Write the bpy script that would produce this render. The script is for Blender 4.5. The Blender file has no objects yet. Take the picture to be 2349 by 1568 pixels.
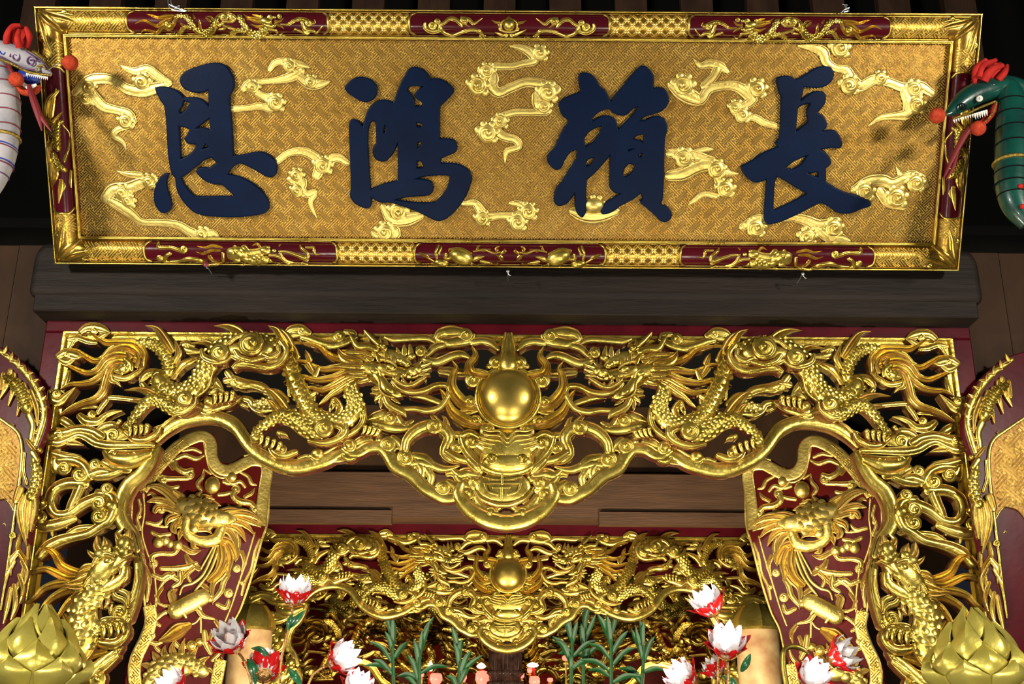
import bpy, math, random
import numpy as np
from mathutils import Vector, Matrix
random.seed(7)
C = bpy.context.scene.collection
R = math.radians
# ------------------------------------------------------------------ camera
FPX, PITCH, ROLL = 2600.0, R(19.6), R(0.45)
CAM = np.array([0.017, 0.0, 1.6])
fw = np.array([0, math.cos(PITCH), math.sin(PITCH)])
r0 = np.array([1.0, 0, 0]); u0 = np.cross(r0, fw)
RT = math.cos(ROLL)*r0 + math.sin(ROLL)*u0
UP = -math.sin(ROLL)*r0 + math.cos(ROLL)*u0
cd = bpy.data.cameras.new('camera'); cam = bpy.data.objects.new('camera', cd); C.objects.link(cam)
cam.matrix_world = Matrix(((RT[0], UP[0], -fw[0], CAM[0]), (RT[1], UP[1], -fw[1], CAM[1]), (RT[2], UP[2], -fw[2], CAM[2]), (0, 0, 0, 1)))
cd.sensor_width = 36; cd.lens = FPX/2349*36; cd.clip_end = 60
bpy.context.scene.camera = cam
# ------------------------------------------------------------------ world, lamps, exposure
sc = bpy.context.scene
w = bpy.data.worlds.new('world'); sc.world = w; w.use_nodes = True
w.node_tree.nodes['Background'].inputs[0].default_value = (0.30, 0.36, 0.50, 1)
w.node_tree.nodes['Background'].inputs[1].default_value = 0.035
def area(name, loc, to, size, power, col=(1, .93, .80), sy=None, spread=180):
    l = bpy.data.lights.new(name, 'AREA'); l.size = size; l.energy = power; l.color = col
    if sy: l.shape = 'RECTANGLE'; l.size_y = sy
    else: l.shape = 'DISK'
    l.spread = R(spread)
    o = bpy.data.objects.new(name, l); C.objects.link(o); o.location = loc
    o.rotation_euler = (Vector(to)-Vector(loc)).to_track_quat('-Z', 'Y').to_euler()
    return o
area('hall_lamp', (-2.9, 1.3, 3.4), (-.3, 4.2, 3.7), .34, 112, (1, .94, .82))
area('hall_lamp', (2.9, 1.4, 3.3), (.3, 4.2, 3.7), .30, 92, (1, .93, .80))
area('hall_lamp', (-1.1, 1.3, .9), (-.5, 4.5, 3.0), .32, 38, (1, .92, .76))
area('hall_lamp', (1.0, 1.5, .8), (.5, 4.5, 3.0), .32, 35, (1, .92, .76))
area('altar_and_fill_lamp', (.55, 3.7, 1.1), (-1.25, 5.0, 2.5), .25, 20, (1, .90, .70), spread=75)  # unseen fill lamp added to brighten the left wing board
area('altar_and_fill_lamp', (-.55, 3.7, 1.1), (1.25, 5.0, 2.5), .25, 20, (1, .90, .70), spread=75)  # matching unseen fill, added for the right wing board
area('cool_hall_light', (-5.5, -1.5, 3.6), (0, 4.4, 3.2), 1.2, 14, (.72, .82, 1), 1.8)  # cool area light from the left, out of view
area('altar_and_fill_lamp', (-1.0, 5.9, 1.15), (-.2, 8.2, 2.6), .35, 95, (1, .86, .62))
area('altar_and_fill_lamp', (1.0, 5.9, 1.15), (.2, 8.2, 2.6), .35, 95, (1, .86, .62))
area('altar_and_fill_lamp', (-1.25, 8.8, 2.0), (-.4, 9.6, 2.7), .5, 9, (1, .72, .42))
area('altar_and_fill_lamp', (1.25, 8.8, 2.0), (.4, 9.6, 2.7), .5, 9, (1, .72, .42))
area('altar_and_fill_lamp', (0, 9.3, 1.2), (0, 10.8, 2.4), .8, 40, (1, .72, .42))
sc.view_settings.view_transform = 'Standard'; sc.view_settings.look = 'None'
sc.view_settings.exposure = 0.0; sc.view_settings.gamma = 1.0
sc.view_settings.use_curve_mapping = False
# ------------------------------------------------------------------ geometry of the picture
def ray(px, py):
    return fw + RT*(px-1174.5)/FPX - UP*(py-784)/FPX
def at(px, py, y):
    d = ray(px, py); return CAM + d*(y-CAM[1])/d[1]
class Plane:
    """a plane in the room; local axes u, v and the outward normal w"""
    def __init__(s, O, U, V):
        s.O = np.array(O, float); s.U = np.array(U, float)/np.linalg.norm(U); s.V = np.array(V, float)/np.linalg.norm(V)
        s.N = np.cross(s.U, s.V)
    def uv(s, px, py):
        d = ray(px, py); P = CAM + d*(np.dot(s.O-CAM, s.N)/np.dot(d, s.N)) - s.O
        return float(np.dot(P, s.U)), float(np.dot(P, s.V))
    def px(s, px, py):
        a = s.uv(px-.5, py); b = s.uv(px+.5, py); return math.hypot(b[0]-a[0], b[1]-a[1])
    def mat(s):
        return Matrix(((s.U[0], s.V[0], s.N[0], s.O[0]), (s.U[1], s.V[1], s.N[1], s.O[1]), (s.U[2], s.V[2], s.N[2], s.O[2]), (0, 0, 0, 1)))
# ------------------------------------------------------------------ materials
def nod(m, t, **k):
    n = m.node_tree.nodes.new(t)
    for a, b in k.items(): setattr(n, a, b)
    return n
def mat(name, col, rough=.5, metal=0., col2=None, scale=20, bump=0., bscale=60, coat=0., emis=None, es=0., trans=0., stretch=None, r2=None, spec=None, detail=4, alpha=None):
    m = bpy.data.materials.new(name); m.use_nodes = True
    b = m.node_tree.nodes['Principled BSDF']; L = m.node_tree.links
    b.inputs['Base Color'].default_value = (*col, 1); b.inputs['Roughness'].default_value = rough; b.inputs['Metallic'].default_value = metal
    b.inputs['Coat Weight'].default_value = coat; b.inputs['Coat Roughness'].default_value = .08
    if spec is not None: b.inputs['Specular IOR Level'].default_value = spec
    if trans: b.inputs['Transmission Weight'].default_value = trans
    if alpha is not None: b.inputs['Alpha'].default_value = alpha
    if emis: b.inputs['Emission Color'].default_value = (*emis, 1); b.inputs['Emission Strength'].default_value = es
    tc = nod(m, 'ShaderNodeTexCoord'); mp = nod(m, 'ShaderNodeMapping'); L.new(tc.outputs['Object'], mp.inputs[0])
    if stretch: mp.inputs['Scale'].default_value = stretch
    if col2 or r2 is not None:
        n = nod(m, 'ShaderNodeTexNoise'); n.inputs['Scale'].default_value = scale; n.inputs['Detail'].default_value = detail
        L.new(mp.outputs[0], n.inputs[0])
        cr = nod(m, 'ShaderNodeValToRGB'); cr.color_ramp.elements[0].position = .35; cr.color_ramp.elements[1].position = .68
        c2 = col2 or col
        cr.color_ramp.elements[0].color = (*col, 1); cr.color_ramp.elements[1].color = (*c2, 1)
        L.new(n.outputs['Fac'], cr.inputs[0]); L.new(cr.outputs[0], b.inputs['Base Color'])
        if r2 is not None:
            mr = nod(m, 'ShaderNodeMapRange'); mr.inputs['To Min'].default_value = rough; mr.inputs['To Max'].default_value = r2
            mr.inputs['From Min'].default_value = .3; mr.inputs['From Max'].default_value = .7
            L.new(n.outputs['Fac'], mr.inputs[0]); L.new(mr.outputs[0], b.inputs['Roughness'])
    if bump:
        n2 = nod(m, 'ShaderNodeTexNoise'); n2.inputs['Scale'].default_value = bscale; n2.inputs['Detail'].default_value = 3
        L.new(mp.outputs[0], n2.inputs[0])
        bp = nod(m, 'ShaderNodeBump'); bp.inputs['Strength'].default_value = bump; bp.inputs['Distance'].default_value = .01
        L.new(n2.outputs['Fac'], bp.inputs['Height']); L.new(bp.outputs[0], b.inputs['Normal'])
    return m
M = {}
M['gold'] = mat('gold_leaf', (.55, .39, .060), .25, .93, (.74, .585, .13), 9, .22, 45, r2=.38)
M['gold_soft'] = mat('gold_leaf_soft', (.62, .44, .09), .30, .85, (.74, .57, .16), 14, .25, 70, r2=.45)
M['gold_smooth'] = mat('gold_leaf_smooth', (.50, .34, .06), .27, .93, (.60, .44, .10), 6, .06, 30, r2=.36)
M['gold_fret'] = mat('gold_leaf_fret', (.96, .78, .27), .27, .86, (1.0, .86, .36), 8, r2=.38)
M['gold_fret2'] = mat('gold_leaf_clouds', (.72, .54, .13), .34, .85, (.82, .66, .20), 9, .18, 60, r2=.44)
M['gold_mould'] = mat('gold_leaf_moulding', (.34, .19, .030), .30, .85, (.50, .31, .055), 20, .15, 60)
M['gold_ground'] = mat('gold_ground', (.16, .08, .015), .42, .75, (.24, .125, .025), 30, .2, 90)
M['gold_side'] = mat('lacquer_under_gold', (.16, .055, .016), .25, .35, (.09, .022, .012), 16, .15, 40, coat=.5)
M['gold_groove'] = mat('reddish_gold_in_grooves', (.20, .085, .016), .38, .75, (.32, .17, .03), 30)  # darker reddish gold on groove faces, giving the relief more contrast
M['gold_lotus'] = mat('gold_paint', (.66, .55, .09), .36, .62, (.74, .64, .14), 10, .12, 60)
M['lacquer'] = mat('red_lacquer', (.075, .004, .008), .32, 0, (.05, .003, .007), 5, .08, 14, spec=.12)
M['lacquer_gloss'] = mat('polished_red_lacquer', (.07, .004, .008), .2, 0, (.05, .003, .007), 5, .10, 14, coat=.35, spec=.4)
M['lacquer_brown'] = mat('brown_red_lacquer', (.085, .007, .005), .3, 0, (.06, .005, .004), 8, .10, 20, coat=.0, spec=.09)
M['navy'] = mat('navy_lacquer', (.0004, .0075, .034), .45, 0, (.0003, .005, .024), 6, .04, 120, coat=.0, spec=.10)
M['beam'] = mat('dark_timber', (.016, .010, .007), .7, 0, (.008, .005, .0035), 6, .35, 24, stretch=(.35, 3, 5), spec=.25)
M['timber'] = mat('brown_timber', (.10, .046, .020), .6, 0, (.06, .027, .012), 5, .3, 18, stretch=(.5, 3, 6))
M['timber_dark'] = mat('wall_timber', (.050, .024, .010), .7, 0, (.026, .012, .006), 4, .3, 18, stretch=(1, 1, .4), spec=.2)
M['black'] = mat('plain_black', (.004, .004, .004), .9, spec=.1)  # flat black: painted-in dark behind the rafters, ceiling, serpent trim
# ------------------------------------------------------------------ objects
def tag(o, label=None, cat=None, group=None, kind=None):
    if label: o['label'] = label
    if cat: o['category'] = cat
    if group: o['group'] = group
    if kind: o['kind'] = kind
    return o
def thing(name, label, cat, mw=None, group=None):
    o = bpy.data.objects.new(name, None); C.objects.link(o); o.empty_display_size = .05
    if mw is not None:
        o.matrix_world = mw
    return tag(o, label, cat, group)
def copy_tree(o, parent=None):
    c = o.copy(); C.objects.link(c)
    if parent: c.parent = parent
    for ch in list(o.children): copy_tree(ch, c)
    return c
def catmull(P, closed=False, step=None, n=8):
    P = np.asarray(P, float)
    if closed: Q = np.vstack([P[-1:], P, P[:2]])
    else:
        Q = np.vstack([2*P[0]-P[1], P, 2*P[-1]-P[-2]])
    out = []
    for i in range(1, len(Q)-2):
        p0, p1, p2, p3 = Q[i-1], Q[i], Q[i+1], Q[i+2]
        d = float(np.linalg.norm((p2-p1)[:2])) if step else float(np.linalg.norm(p2-p1))
        if d < 1e-9: continue
        k = max(2, int(math.ceil(d/step))) if step else n
        t = (np.arange(k)/k)[:, None]
        out.append(.5*((2*p1)+(-p0+p2)*t+(2*p0-5*p1+4*p2-p3)*t*t+(-p0+3*p1-3*p2+p3)*t**3))
    if not closed: out.append(Q[-2][None])
    return np.vstack(out)
PROF = {  # across -1..1, height 0..1
 'o': [(-1, .0), (-.92, .42), (-.72, .72), (-.4, .93), (0, 1), (.4, .93), (.72, .72), (.92, .42), (1, .0)],
 'r': [(-1, .25), (-.9, .62), (-.76, .66), (-.62, .42), (-.3, .78), (0, .86), (.3, .78), (.62, .42), (.76, .66), (.9, .62), (1, .25)],
 'q': [(-1, .2), (-.90, .72), (-.72, .80), (-.58, .52), (-.3, .74), (.15, 1.0), (.6, .94), (.88, .62), (1, .2)],
 'h': [(-1, .1), (-.84, .55), (-.68, .40), (-.48, .85), (-.3, .60), (0, 1), (.3, .60), (.48, .85), (.68, .40), (.84, .55), (1, .1)],
 'f': [(-1, .1), (-.6, .42), (-.35, .34), (0, 1), (.35, .34), (.6, .42), (1, .1)],
 'l': [(-1, .55), (-.88, .9), (-.7, 1), (.7, 1), (.88, .9), (1, .55)],
}
GROOVE = {'r': (2, 7), 'q': (2,), 'h': (1, 4, 7), 'f': (1, 4)}
class MB:
    def __init__(s, z=0., skirt=.02, surf=None, hf=.8):
        s.v = []; s.f = []; s.m = []; s.pr = []; s.z = z; s.skirt = skirt; s.surf = surf; s.hf = hf
    def sw(s, u, v): return s.surf(u, v) if s.surf else 0.
    def ring(s, rings, k, mats, closed=False):
        """rings: list of lists of vertices (k each); faces between successive rings"""
        b = len(s.v)
        for r in rings: s.v.extend(r)
        n = len(rings)
        for i in range(n if closed else n-1):
            j = (i+1) % n
            for q in range(k-1):
                s.f.append((b+i*k+q, b+j*k+q, b+j*k+q+1, b+i*k+q+1)); s.m.append(mats[q])
    def stroke(s, P, kind='o', z=None, hf=None, skirt=None, cap=True, hmax=None, step=None):
        P = np.asarray(P, float)
        wmax = P[:, 2].max()
        A = catmull(P, step=step or max(wmax*.28, .0035))
        A[:, 2] = np.maximum(A[:, 2], wmax*.02)
        z = s.z if z is None else z; hf = s.hf if hf is None else hf; skirt = s.skirt if skirt is None else skirt
        T = np.gradient(A[:, :2], axis=0); T /= (np.linalg.norm(T, axis=1)[:, None]+1e-12)
        N = np.stack([-T[:, 1], T[:, 0]], 1)
        hs = A[:, 2]*.5*hf
        if hmax: hs = np.minimum(hs, hmax)
        if cap:
            pre = []; pn = []; ph = []
            for end in (0, 1):
                i = 0 if end == 0 else -1; sg = -1 if end == 0 else 1
                r = A[i, 2]/2; L = []
                for a in ((75, 50, 25) if end == 0 else (25, 50, 75)):
                    a = R(a); L.append((A[i, 0]+sg*T[i, 0]*r*math.sin(a), A[i, 1]+sg*T[i, 1]*r*math.sin(a), A[i, 2]*math.cos(a)))
                pre.append(np.array(L)); pn.append(np.repeat(N[i][None], 3, 0)); ph.append(hs[i]*np.array([math.cos(R(a))**.6 for a in ((75, 50, 25) if end == 0 else (25, 50, 75))]))
            A = np.vstack([pre[0], A, pre[1]]); N = np.vstack([pn[0], N, pn[1]]); hs = np.concatenate([ph[0], hs, ph[1]])
        pr = PROF[kind]; rings = []; gm = GROOVE.get(kind, ())
        for a, n, h in zip(A, N, hs):
            b = z + s.sw(a[0], a[1]); hw = a[2]/2
            row = [(a[0]+n[0]*hw, a[1]+n[1]*hw, b-skirt)]
            for t, q in pr:
                row.append((a[0]-n[0]*hw*t, a[1]-n[1]*hw*t, b+h*q))
            row.append((a[0]-n[0]*hw, a[1]-n[1]*hw, b-skirt))
            rings.append(row)
        k = len(pr)+2
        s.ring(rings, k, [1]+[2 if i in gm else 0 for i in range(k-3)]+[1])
        return A
    def dome(s, u, v, rx, ry=None, h=None, rot=0, z=None, n=14, m=5, skirt=None, flat=0.):
        ry = ry or rx; h = h if h is not None else min(rx, ry)*.8
        z = (s.z if z is None else z) + s.sw(u, v); skirt = s.skirt if skirt is None else skirt
        b = len(s.v); c, sn = math.cos(rot), math.sin(rot)
        rows = [(1., -skirt)] if skirt else []
        for i in range(m): a = (i/m)*math.pi/2; rows.append((math.cos(a), h*math.sin(a)))
        for rr, zz in rows:
            for j in range(n):
                t = 2*math.pi*j/n; x = rx*rr*math.cos(t); y = ry*rr*math.sin(t)
                s.v.append((u+x*c-y*sn, v+x*sn+y*c, z+zz))
        s.v.append((u, v, z+h)); top = len(s.v)-1
        for i in range(len(rows)-1):
            for j in range(n):
                k = (j+1) % n
                s.f.append((b+i*n+j, b+i*n+k, b+(i+1)*n+k, b+(i+1)*n+j)); s.m.append(1 if (skirt and i == 0) else 0)
        i = len(rows)-1
        for j in range(n): s.f.append((b+i*n+j, b+i*n+(j+1) % n, top)); s.m.append(0)
    def curl(s, u, v, r, a0=0., d=1, z=None, turns=.98, plate=True):
        z = s.z if z is None else z
        if plate: s.dome(u, v, r*1.0, r*1.0, r*.22, z=z)
        P = []; n = 16
        for i in range(n+1):
            t = i/n; a = a0+d*t*turns*2*math.pi; rr = r*(.88-.60*t**.9); P.append((u+rr*math.cos(a), v+rr*math.sin(a), r*(.20+.34*t)))
        s.stroke(P, 'o', z=z+r*.12, hf=.95, skirt=r*.15, step=r*.18, cap=False)
        s.dome(P[-1][0]*.6+u*.4, P[-1][1]*.6+v*.4, r*.38, r*.38, r*.36, z=z+r*.22, skirt=0, n=14, m=5)
    def scales(s, A, z, size, hf, side=.72, every=1):
        """overlapping round scales laid over a body stroke A (u,v,width)"""
        acc = 0; row = 0; px_ = [-1, -.92, -.72, -.4, 0, .4, .72, .92, 1]; py_ = [0, .42, .72, .93, 1, .93, .72, .42, 0]
        for i in range(1, len(A)-1):
            acc += math.hypot(A[i, 0]-A[i-1, 0], A[i, 1]-A[i-1, 1])
            if acc < size*.70: continue
            acc = 0; row += 1
            t = (A[i+1, :2]-A[i-1, :2]); t = t/(np.linalg.norm(t)+1e-9); n = np.array([-t[1], t[0]]); hw = A[i, 2]/2
            k = max(2, int(round(A[i, 2]*.84/size))); rot = math.atan2(t[1], t[0])
            for j in range(k+(row % 2)):
                x = (j+.5-(.5 if row % 2 else 0))/k*1.68-.84
                if abs(x) > .9: continue
                p = A[i, :2]+n*hw*x; b = z+s.sw(*p)+hw*hf*float(np.interp(x, px_, py_))
                s.scale(p, rot, size*.62, size*.34, b-size*.05*(1+abs(x)*2), x)
    def scale(s, p, rot, r, h, z, x):
        b = len(s.v); c, sn = math.cos(rot), math.sin(rot); T = []
        for k in range(8):
            a = 2*math.pi*k/8; T.append((r*math.cos(a), r*math.sin(a), 0 if math.cos(a) > -.3 else -h*.2))
        for k in range(6):
            a = 2*math.pi*k/6; T.append((r*.62*math.cos(a)+r*.18, r*.62*math.sin(a), h*.62*(1+.5*math.cos(a))))
        T.append((r*.12, 0, h*.85))
        for a, q, zz in T: s.v.append((p[0]+a*c-q*sn, p[1]+a*sn+q*c, z+zz))
        o = [0, 1, 2, 3, 4, 5, 6, 7]; inn = [8, 9, 10, 11, 12, 13]
        for a, q, e in ((0, 1, 8), (1, 9, 8), (1, 2, 9), (2, 3, 10), (2, 10, 9), (3, 4, 11), (3, 11, 10), (4, 5, 11), (5, 12, 11), (5, 6, 12), (6, 13, 12), (6, 7, 13), (7, 0, 8), (7, 8, 13)):
            s.f.append((b+a, b+q, b+e)); s.m.append(0)
        for k in range(6): s.f.append((b+8+k, b+8+(k+1) % 6, b+14)); s.m.append(0)
    def prism(s, p, q, wd, h, z=None, mid=False):
        z = s.z if z is None else z
        dx, dy = q[0]-p[0], q[1]-p[1]; L = math.hypot(dx, dy)
        if L < 1e-7: return
        nx, ny = -dy/L*wd/2, dx/L*wd/2; b = len(s.v); zp = z+s.sw(*p); zq = z+s.sw(*q)
        tx, ty = dx/L*wd*.3, dy/L*wd*.3
        s.v += [(p[0]+nx-tx, p[1]+ny-ty, zp), (p[0]-nx-tx, p[1]-ny-ty, zp), (p[0], p[1], zp+h), (q[0]+nx+tx, q[1]+ny+ty, zq), (q[0]-nx+tx, q[1]-ny+ty, zq), (q[0], q[1], zq+h)]
        s.f += [(b, b+2, b+5, b+3), (b+2, b+1, b+4, b+5), (b, b+1, b+2), (b+3, b+5, b+4)]; s.m += [0]*4
    def box(s, x0, x1, y0, y1, z0, z1, m=0, bev=0):
        b = len(s.v)
        if bev:
            e = bev
            for (x, y, zz) in [(x0, y0, z0), (x1, y0, z0), (x1, y1, z0), (x0, y1, z0), (x0, y0, z1-e), (x1, y0, z1-e), (x1, y1, z1-e), (x0, y1, z1-e),
                               (x0+e, y0+e, z1), (x1-e, y0+e, z1), (x1-e, y1-e, z1), (x0+e, y1-e, z1)]: s.v.append((x, y, zz))
            F = [(0, 3, 2, 1), (8, 9, 10, 11)] + [(i, (i+1) % 4, 4+(i+1) % 4, 4+i) for i in range(4)] + [(4+i, 4+(i+1) % 4, 8+(i+1) % 4, 8+i) for i in range(4)]
        else:
            for zz in (z0, z1):
                for x, y in ((x0, y0), (x1, y0), (x1, y1), (x0, y1)): s.v.append((x, y, zz))
            F = [(0, 3, 2, 1), (4, 5, 6, 7), (0, 1, 5, 4), (1, 2, 6, 5), (2, 3, 7, 6), (3, 0, 4, 7)]
        for f in F: s.f.append(tuple(b+i for i in f)); s.m.append(m)
    def lathe(s, prof, n=24, m=0, c=(0, 0, 0), wave=None):
        b = len(s.v)
        for r, z in prof:
            for j in range(n):
                t = 2*math.pi*j/n; rr = r*(1+(wave(t) if wave else 0)); s.v.append((c[0]+rr*math.cos(t), c[1]+rr*math.sin(t), c[2]+z))
        for i in range(len(prof)-1):
            for j in range(n): s.f.append((b+i*n+j, b+i*n+(j+1) % n, b+(i+1)*n+(j+1) % n, b+(i+1)*n+j)); s.m.append(m)
    def tube(s, P, rad, n=8, m=0, capf=True):
        """tube through 3-D points P; rad a number or one per point"""
        P = np.asarray(P, float); rad = np.full(len(P), rad) if np.isscalar(rad) else np.asarray(rad, float)
        Q = catmull(np.hstack([P, rad[:, None]]), n=6); T = np.gradient(Q[:, :3], axis=0); T /= np.linalg.norm(T, axis=1)[:, None]+1e-12
        b = len(s.v); ref = np.array([0, 0, 1.]) if abs(T[0][2]) < .9 else np.array([1., 0, 0])
        e = np.cross(T[0], ref); e /= np.linalg.norm(e)
        for q, t in zip(Q, T):
            e = e-t*np.dot(e, t); e /= np.linalg.norm(e); g = np.cross(t, e)
            for j in range(n):
                a = 2*math.pi*j/n; p = q[:3]+(e*math.cos(a)+g*math.sin(a))*q[3]; s.v.append(tuple(p))
        for i in range(len(Q)-1):
            for j in range(n): s.f.append((b+i*n+j, b+i*n+(j+1) % n, b+(i+1)*n+(j+1) % n, b+(i+1)*n+j)); s.m.append(m)
        if capf:
            s.f.append(tuple(b+j for j in range(n))[::-1]); s.m.append(m)
            e0 = b+(len(Q)-1)*n; s.f.append(tuple(e0+j for j in range(n))); s.m.append(m)
    def ball(s, c, r, n=14, m=0, sc=(1, 1, 1)):
        b = len(s.v); h = n//2
        for i in range(1, h):
            a = math.pi*i/h
            for j in range(n):
                t = 2*math.pi*j/n; s.v.append((c[0]+r*sc[0]*math.sin(a)*math.cos(t), c[1]+r*sc[1]*math.sin(a)*math.sin(t), c[2]+r*sc[2]*math.cos(a)))
        s.v.append((c[0], c[1], c[2]+r*sc[2])); s.v.append((c[0], c[1], c[2]-r*sc[2])); tp = len(s.v)-2
        for i in range(h-2):
            for j in range(n): s.f.append((b+i*n+j, b+(i+1)*n+j, b+(i+1)*n+(j+1) % n, b+i*n+(j+1) % n)); s.m.append(m)
        for j in range(n):
            s.f.append((tp, b+j, b+(j+1) % n)); s.m.append(m); q = b+(h-2)*n
            s.f.append((tp+1, q+(j+1) % n, q+j)); s.m.append(m)
    def mesh(s, name, mats, smooth=True, angle=38):
        me = bpy.data.meshes.new(name); me.from_pydata(s.v, [], s.f)
        for m in mats: me.materials.append(m)
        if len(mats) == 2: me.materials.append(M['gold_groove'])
        me.polygons.foreach_set('material_index', s.m if len(mats) > 1 else [0]*len(s.f))
        if smooth:
            me.polygons.foreach_set('use_smooth', [True]*len(s.f)); me.set_sharp_from_angle(angle=R(angle))
        me.update(); return me
    def build(s, name, mats, parent=None, smooth=True, label=None, kind=None, angle=38):
        if not isinstance(mats, (list, tuple)): mats = [mats]
        o = bpy.data.objects.new(name, s.mesh(name, mats, smooth, angle)); C.objects.link(o)
        if parent is not None: o.parent = parent
        return tag(o, label, None, None, kind)
# ------------------------------------------------------------------ carving language
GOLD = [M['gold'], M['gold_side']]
def carve(mb, pl, reg, text, z=None, wf=1.):
    """each line: kind then numbers measured on the plane through view window reg=(x0,y0,scale)
       strokes: x y width ...;  c x y r angle dir curl;  d x y rx ry rot dome;  t talon x y angle length"""
    x0, y0, k = reg
    def pt(x, y): return pl.uv(x0+x/k, y0+y/k)
    def sc_(x, y): return pl.px(x0+x/k, y0+y/k)/k
    z = mb.z if z is None else z
    for line in text.replace('|', '\n').split('\n'):
        q = line.split()
        if not q: continue
        kd = q[0]; zz = z
        if '@' in kd: kd, a = kd.split('@'); zz = z+float(a)*.001
        n = [float(a) for a in q[1:]]; f0, v0 = len(mb.f), len(mb.v)
        if kd not in ('c', 'C', 'd', 't') and kd != 'b': n = [a*(wf if i % 3 == 2 else 1) for i, a in enumerate(n)]
        if kd in ('c', 'C'):
            e = sc_(n[0], n[1]); u, v = pt(n[0], n[1]); mb.curl(u, v, n[2]*e, -R(n[3] if len(n) > 3 else 0), -(n[4] if len(n) > 4 else 1), z=zz, plate=(kd == 'c'))
        elif kd == 'd':
            e = sc_(n[0], n[1]); u, v = pt(n[0], n[1]); mb.dome(u, v, n[2]*e, (n[3] if len(n) > 3 else n[2])*e, (n[5]*e if len(n) > 5 else None), -R(n[4]) if len(n) > 4 else 0, z=zz, n=18, m=6)
        elif kd == 't':   # talon
            x, y, a, L = n[:4]; a = R(a)
            pts = []
            for t, w_, b in ((0, .42, 0), (.35, .46, .10), (.7, .30, .10), (1, .04, -.05)):
                xx = x+L*(t*math.cos(a)+b*math.sin(a)); yy = y+L*(t*math.sin(a)-b*math.cos(a)); u, v = pt(xx, yy); pts.append((u, v, w_*L*sc_(xx, yy)))
            mb.stroke(pts, 'o', z=zz, hf=1.1)
            u, v = pt(x, y); mb.dome(u, v, .27*L*sc_(x, y), h=.36*L*sc_(x, y), z=zz)
        else:
            pts = [(*pt(n[i], n[i+1]), n[i+2]*sc_(n[i], n[i+1])) for i in range(0, len(n)-2, 3)]
            if kd == 'b':
                A = mb.stroke(pts, 'o', z=zz, hf=.85); sz = min(max(8*sc_(0, 0)*k, np.max(A[:, 2])*.24), .03) if mb.surf is None else np.max(A[:, 2])*.34
                mb.scales(A[3:-3], zz, sz, .85)
            else:
                mb.stroke(pts, kd, z=zz)
        mb.pr.append((v0, len(mb.v), f0, len(mb.f)))
def split(mb):
    """groups of primitives that touch one another, each as an MB of its own"""
    if len(mb.pr) < 2: return [mb]
    B = []
    for v0, v1, f0, f1 in mb.pr:
        A = np.array(mb.v[v0:v1])[:, :2]; A = A[::max(1, len(A)//160)]; B.append(A)
    par = list(range(len(B)))
    def find(a):
        while par[a] != a: a = par[a]
        return a
    for i in range(len(B)):
        for j in range(i):
            if find(i) == find(j): continue
            lo = np.maximum(B[i].min(0), B[j].min(0)); hi = np.minimum(B[i].max(0), B[j].max(0))
            if (lo > hi+.003).any(): continue
            d = ((B[i][:, None]-B[j][None])**2).sum(2).min()
            if d < .008**2: par[find(i)] = find(j)
    out = []
    for g in sorted(set(find(i) for i in range(len(B)))):
        m = MB()
        for k, (v0, v1, f0, f1) in enumerate(mb.pr):
            if find(k) != g: continue
            off = len(m.v)-v0; m.v += mb.v[v0:v1]; m.f += [tuple(a+off for a in f) for f in mb.f[f0:f1]]; m.m += mb.m[f0:f1]
        out.append(m)
    return out
def carved(name, mb, mats, parent, label=None):
    return [m.build(name, mats, parent, label=label) for m in split(mb)]
def outline(pl, reg, text, n=6):
    x0, y0, k = reg; P = []
    q = text.replace('!', ' ! ').split(); i = 0
    while i < len(q):
        u, v = pl.uv(x0+float(q[i])/k, y0+float(q[i+1])/k); P.append((u, v)); i += 2
        if i < len(q) and q[i] == '!': P.append((u, v)); i += 1
    return catmull(P, closed=True, n=n)
def solid(name, loops, depth, bevel, mats, parent, z=0., label=None, res=2):
    """polygon with holes, thickness and a rounded arris, as one mesh (local u,v; front face at +w)"""
    cu = bpy.data.curves.new(name, 'CURVE'); cu.dimensions = '2D'; cu.fill_mode = 'BOTH'
    cu.extrude = depth/2; cu.bevel_depth = bevel; cu.bevel_resolution = res; cu.offset = -bevel
    for L in loops:
        sp = cu.splines.new('POLY'); sp.points.add(len(L)-1); sp.use_cyclic_u = True
        for p, a in zip(sp.points, L): p.co = (a[0], a[1], 0, 1)
    t = bpy.data.objects.new('tmp', cu); C.objects.link(t)
    dg = bpy.context.evaluated_depsgraph_get(); me = bpy.data.meshes.new_from_object(t.evaluated_get(dg)); me.name = name
    bpy.data.objects.remove(t); bpy.data.curves.remove(cu)
    me.materials.clear()
    for m in (mats if isinstance(mats, (list, tuple)) else [mats]): me.materials.append(m)
    me.polygons.foreach_set('use_smooth', [True]*len(me.polygons)); me.set_sharp_from_angle(angle=R(50))
    o = bpy.data.objects.new(name, me); C.objects.link(o); o.parent = parent; o.location = (0, 0, z+depth/2+bevel)
    return tag(o, label)
def mirror_of(o, parent=None, name=None):
    c = o.copy(); C.objects.link(c); c.parent = parent or o.parent; c.scale.x = -o.scale.x; c.location.x = -o.location.x
    return c
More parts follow.
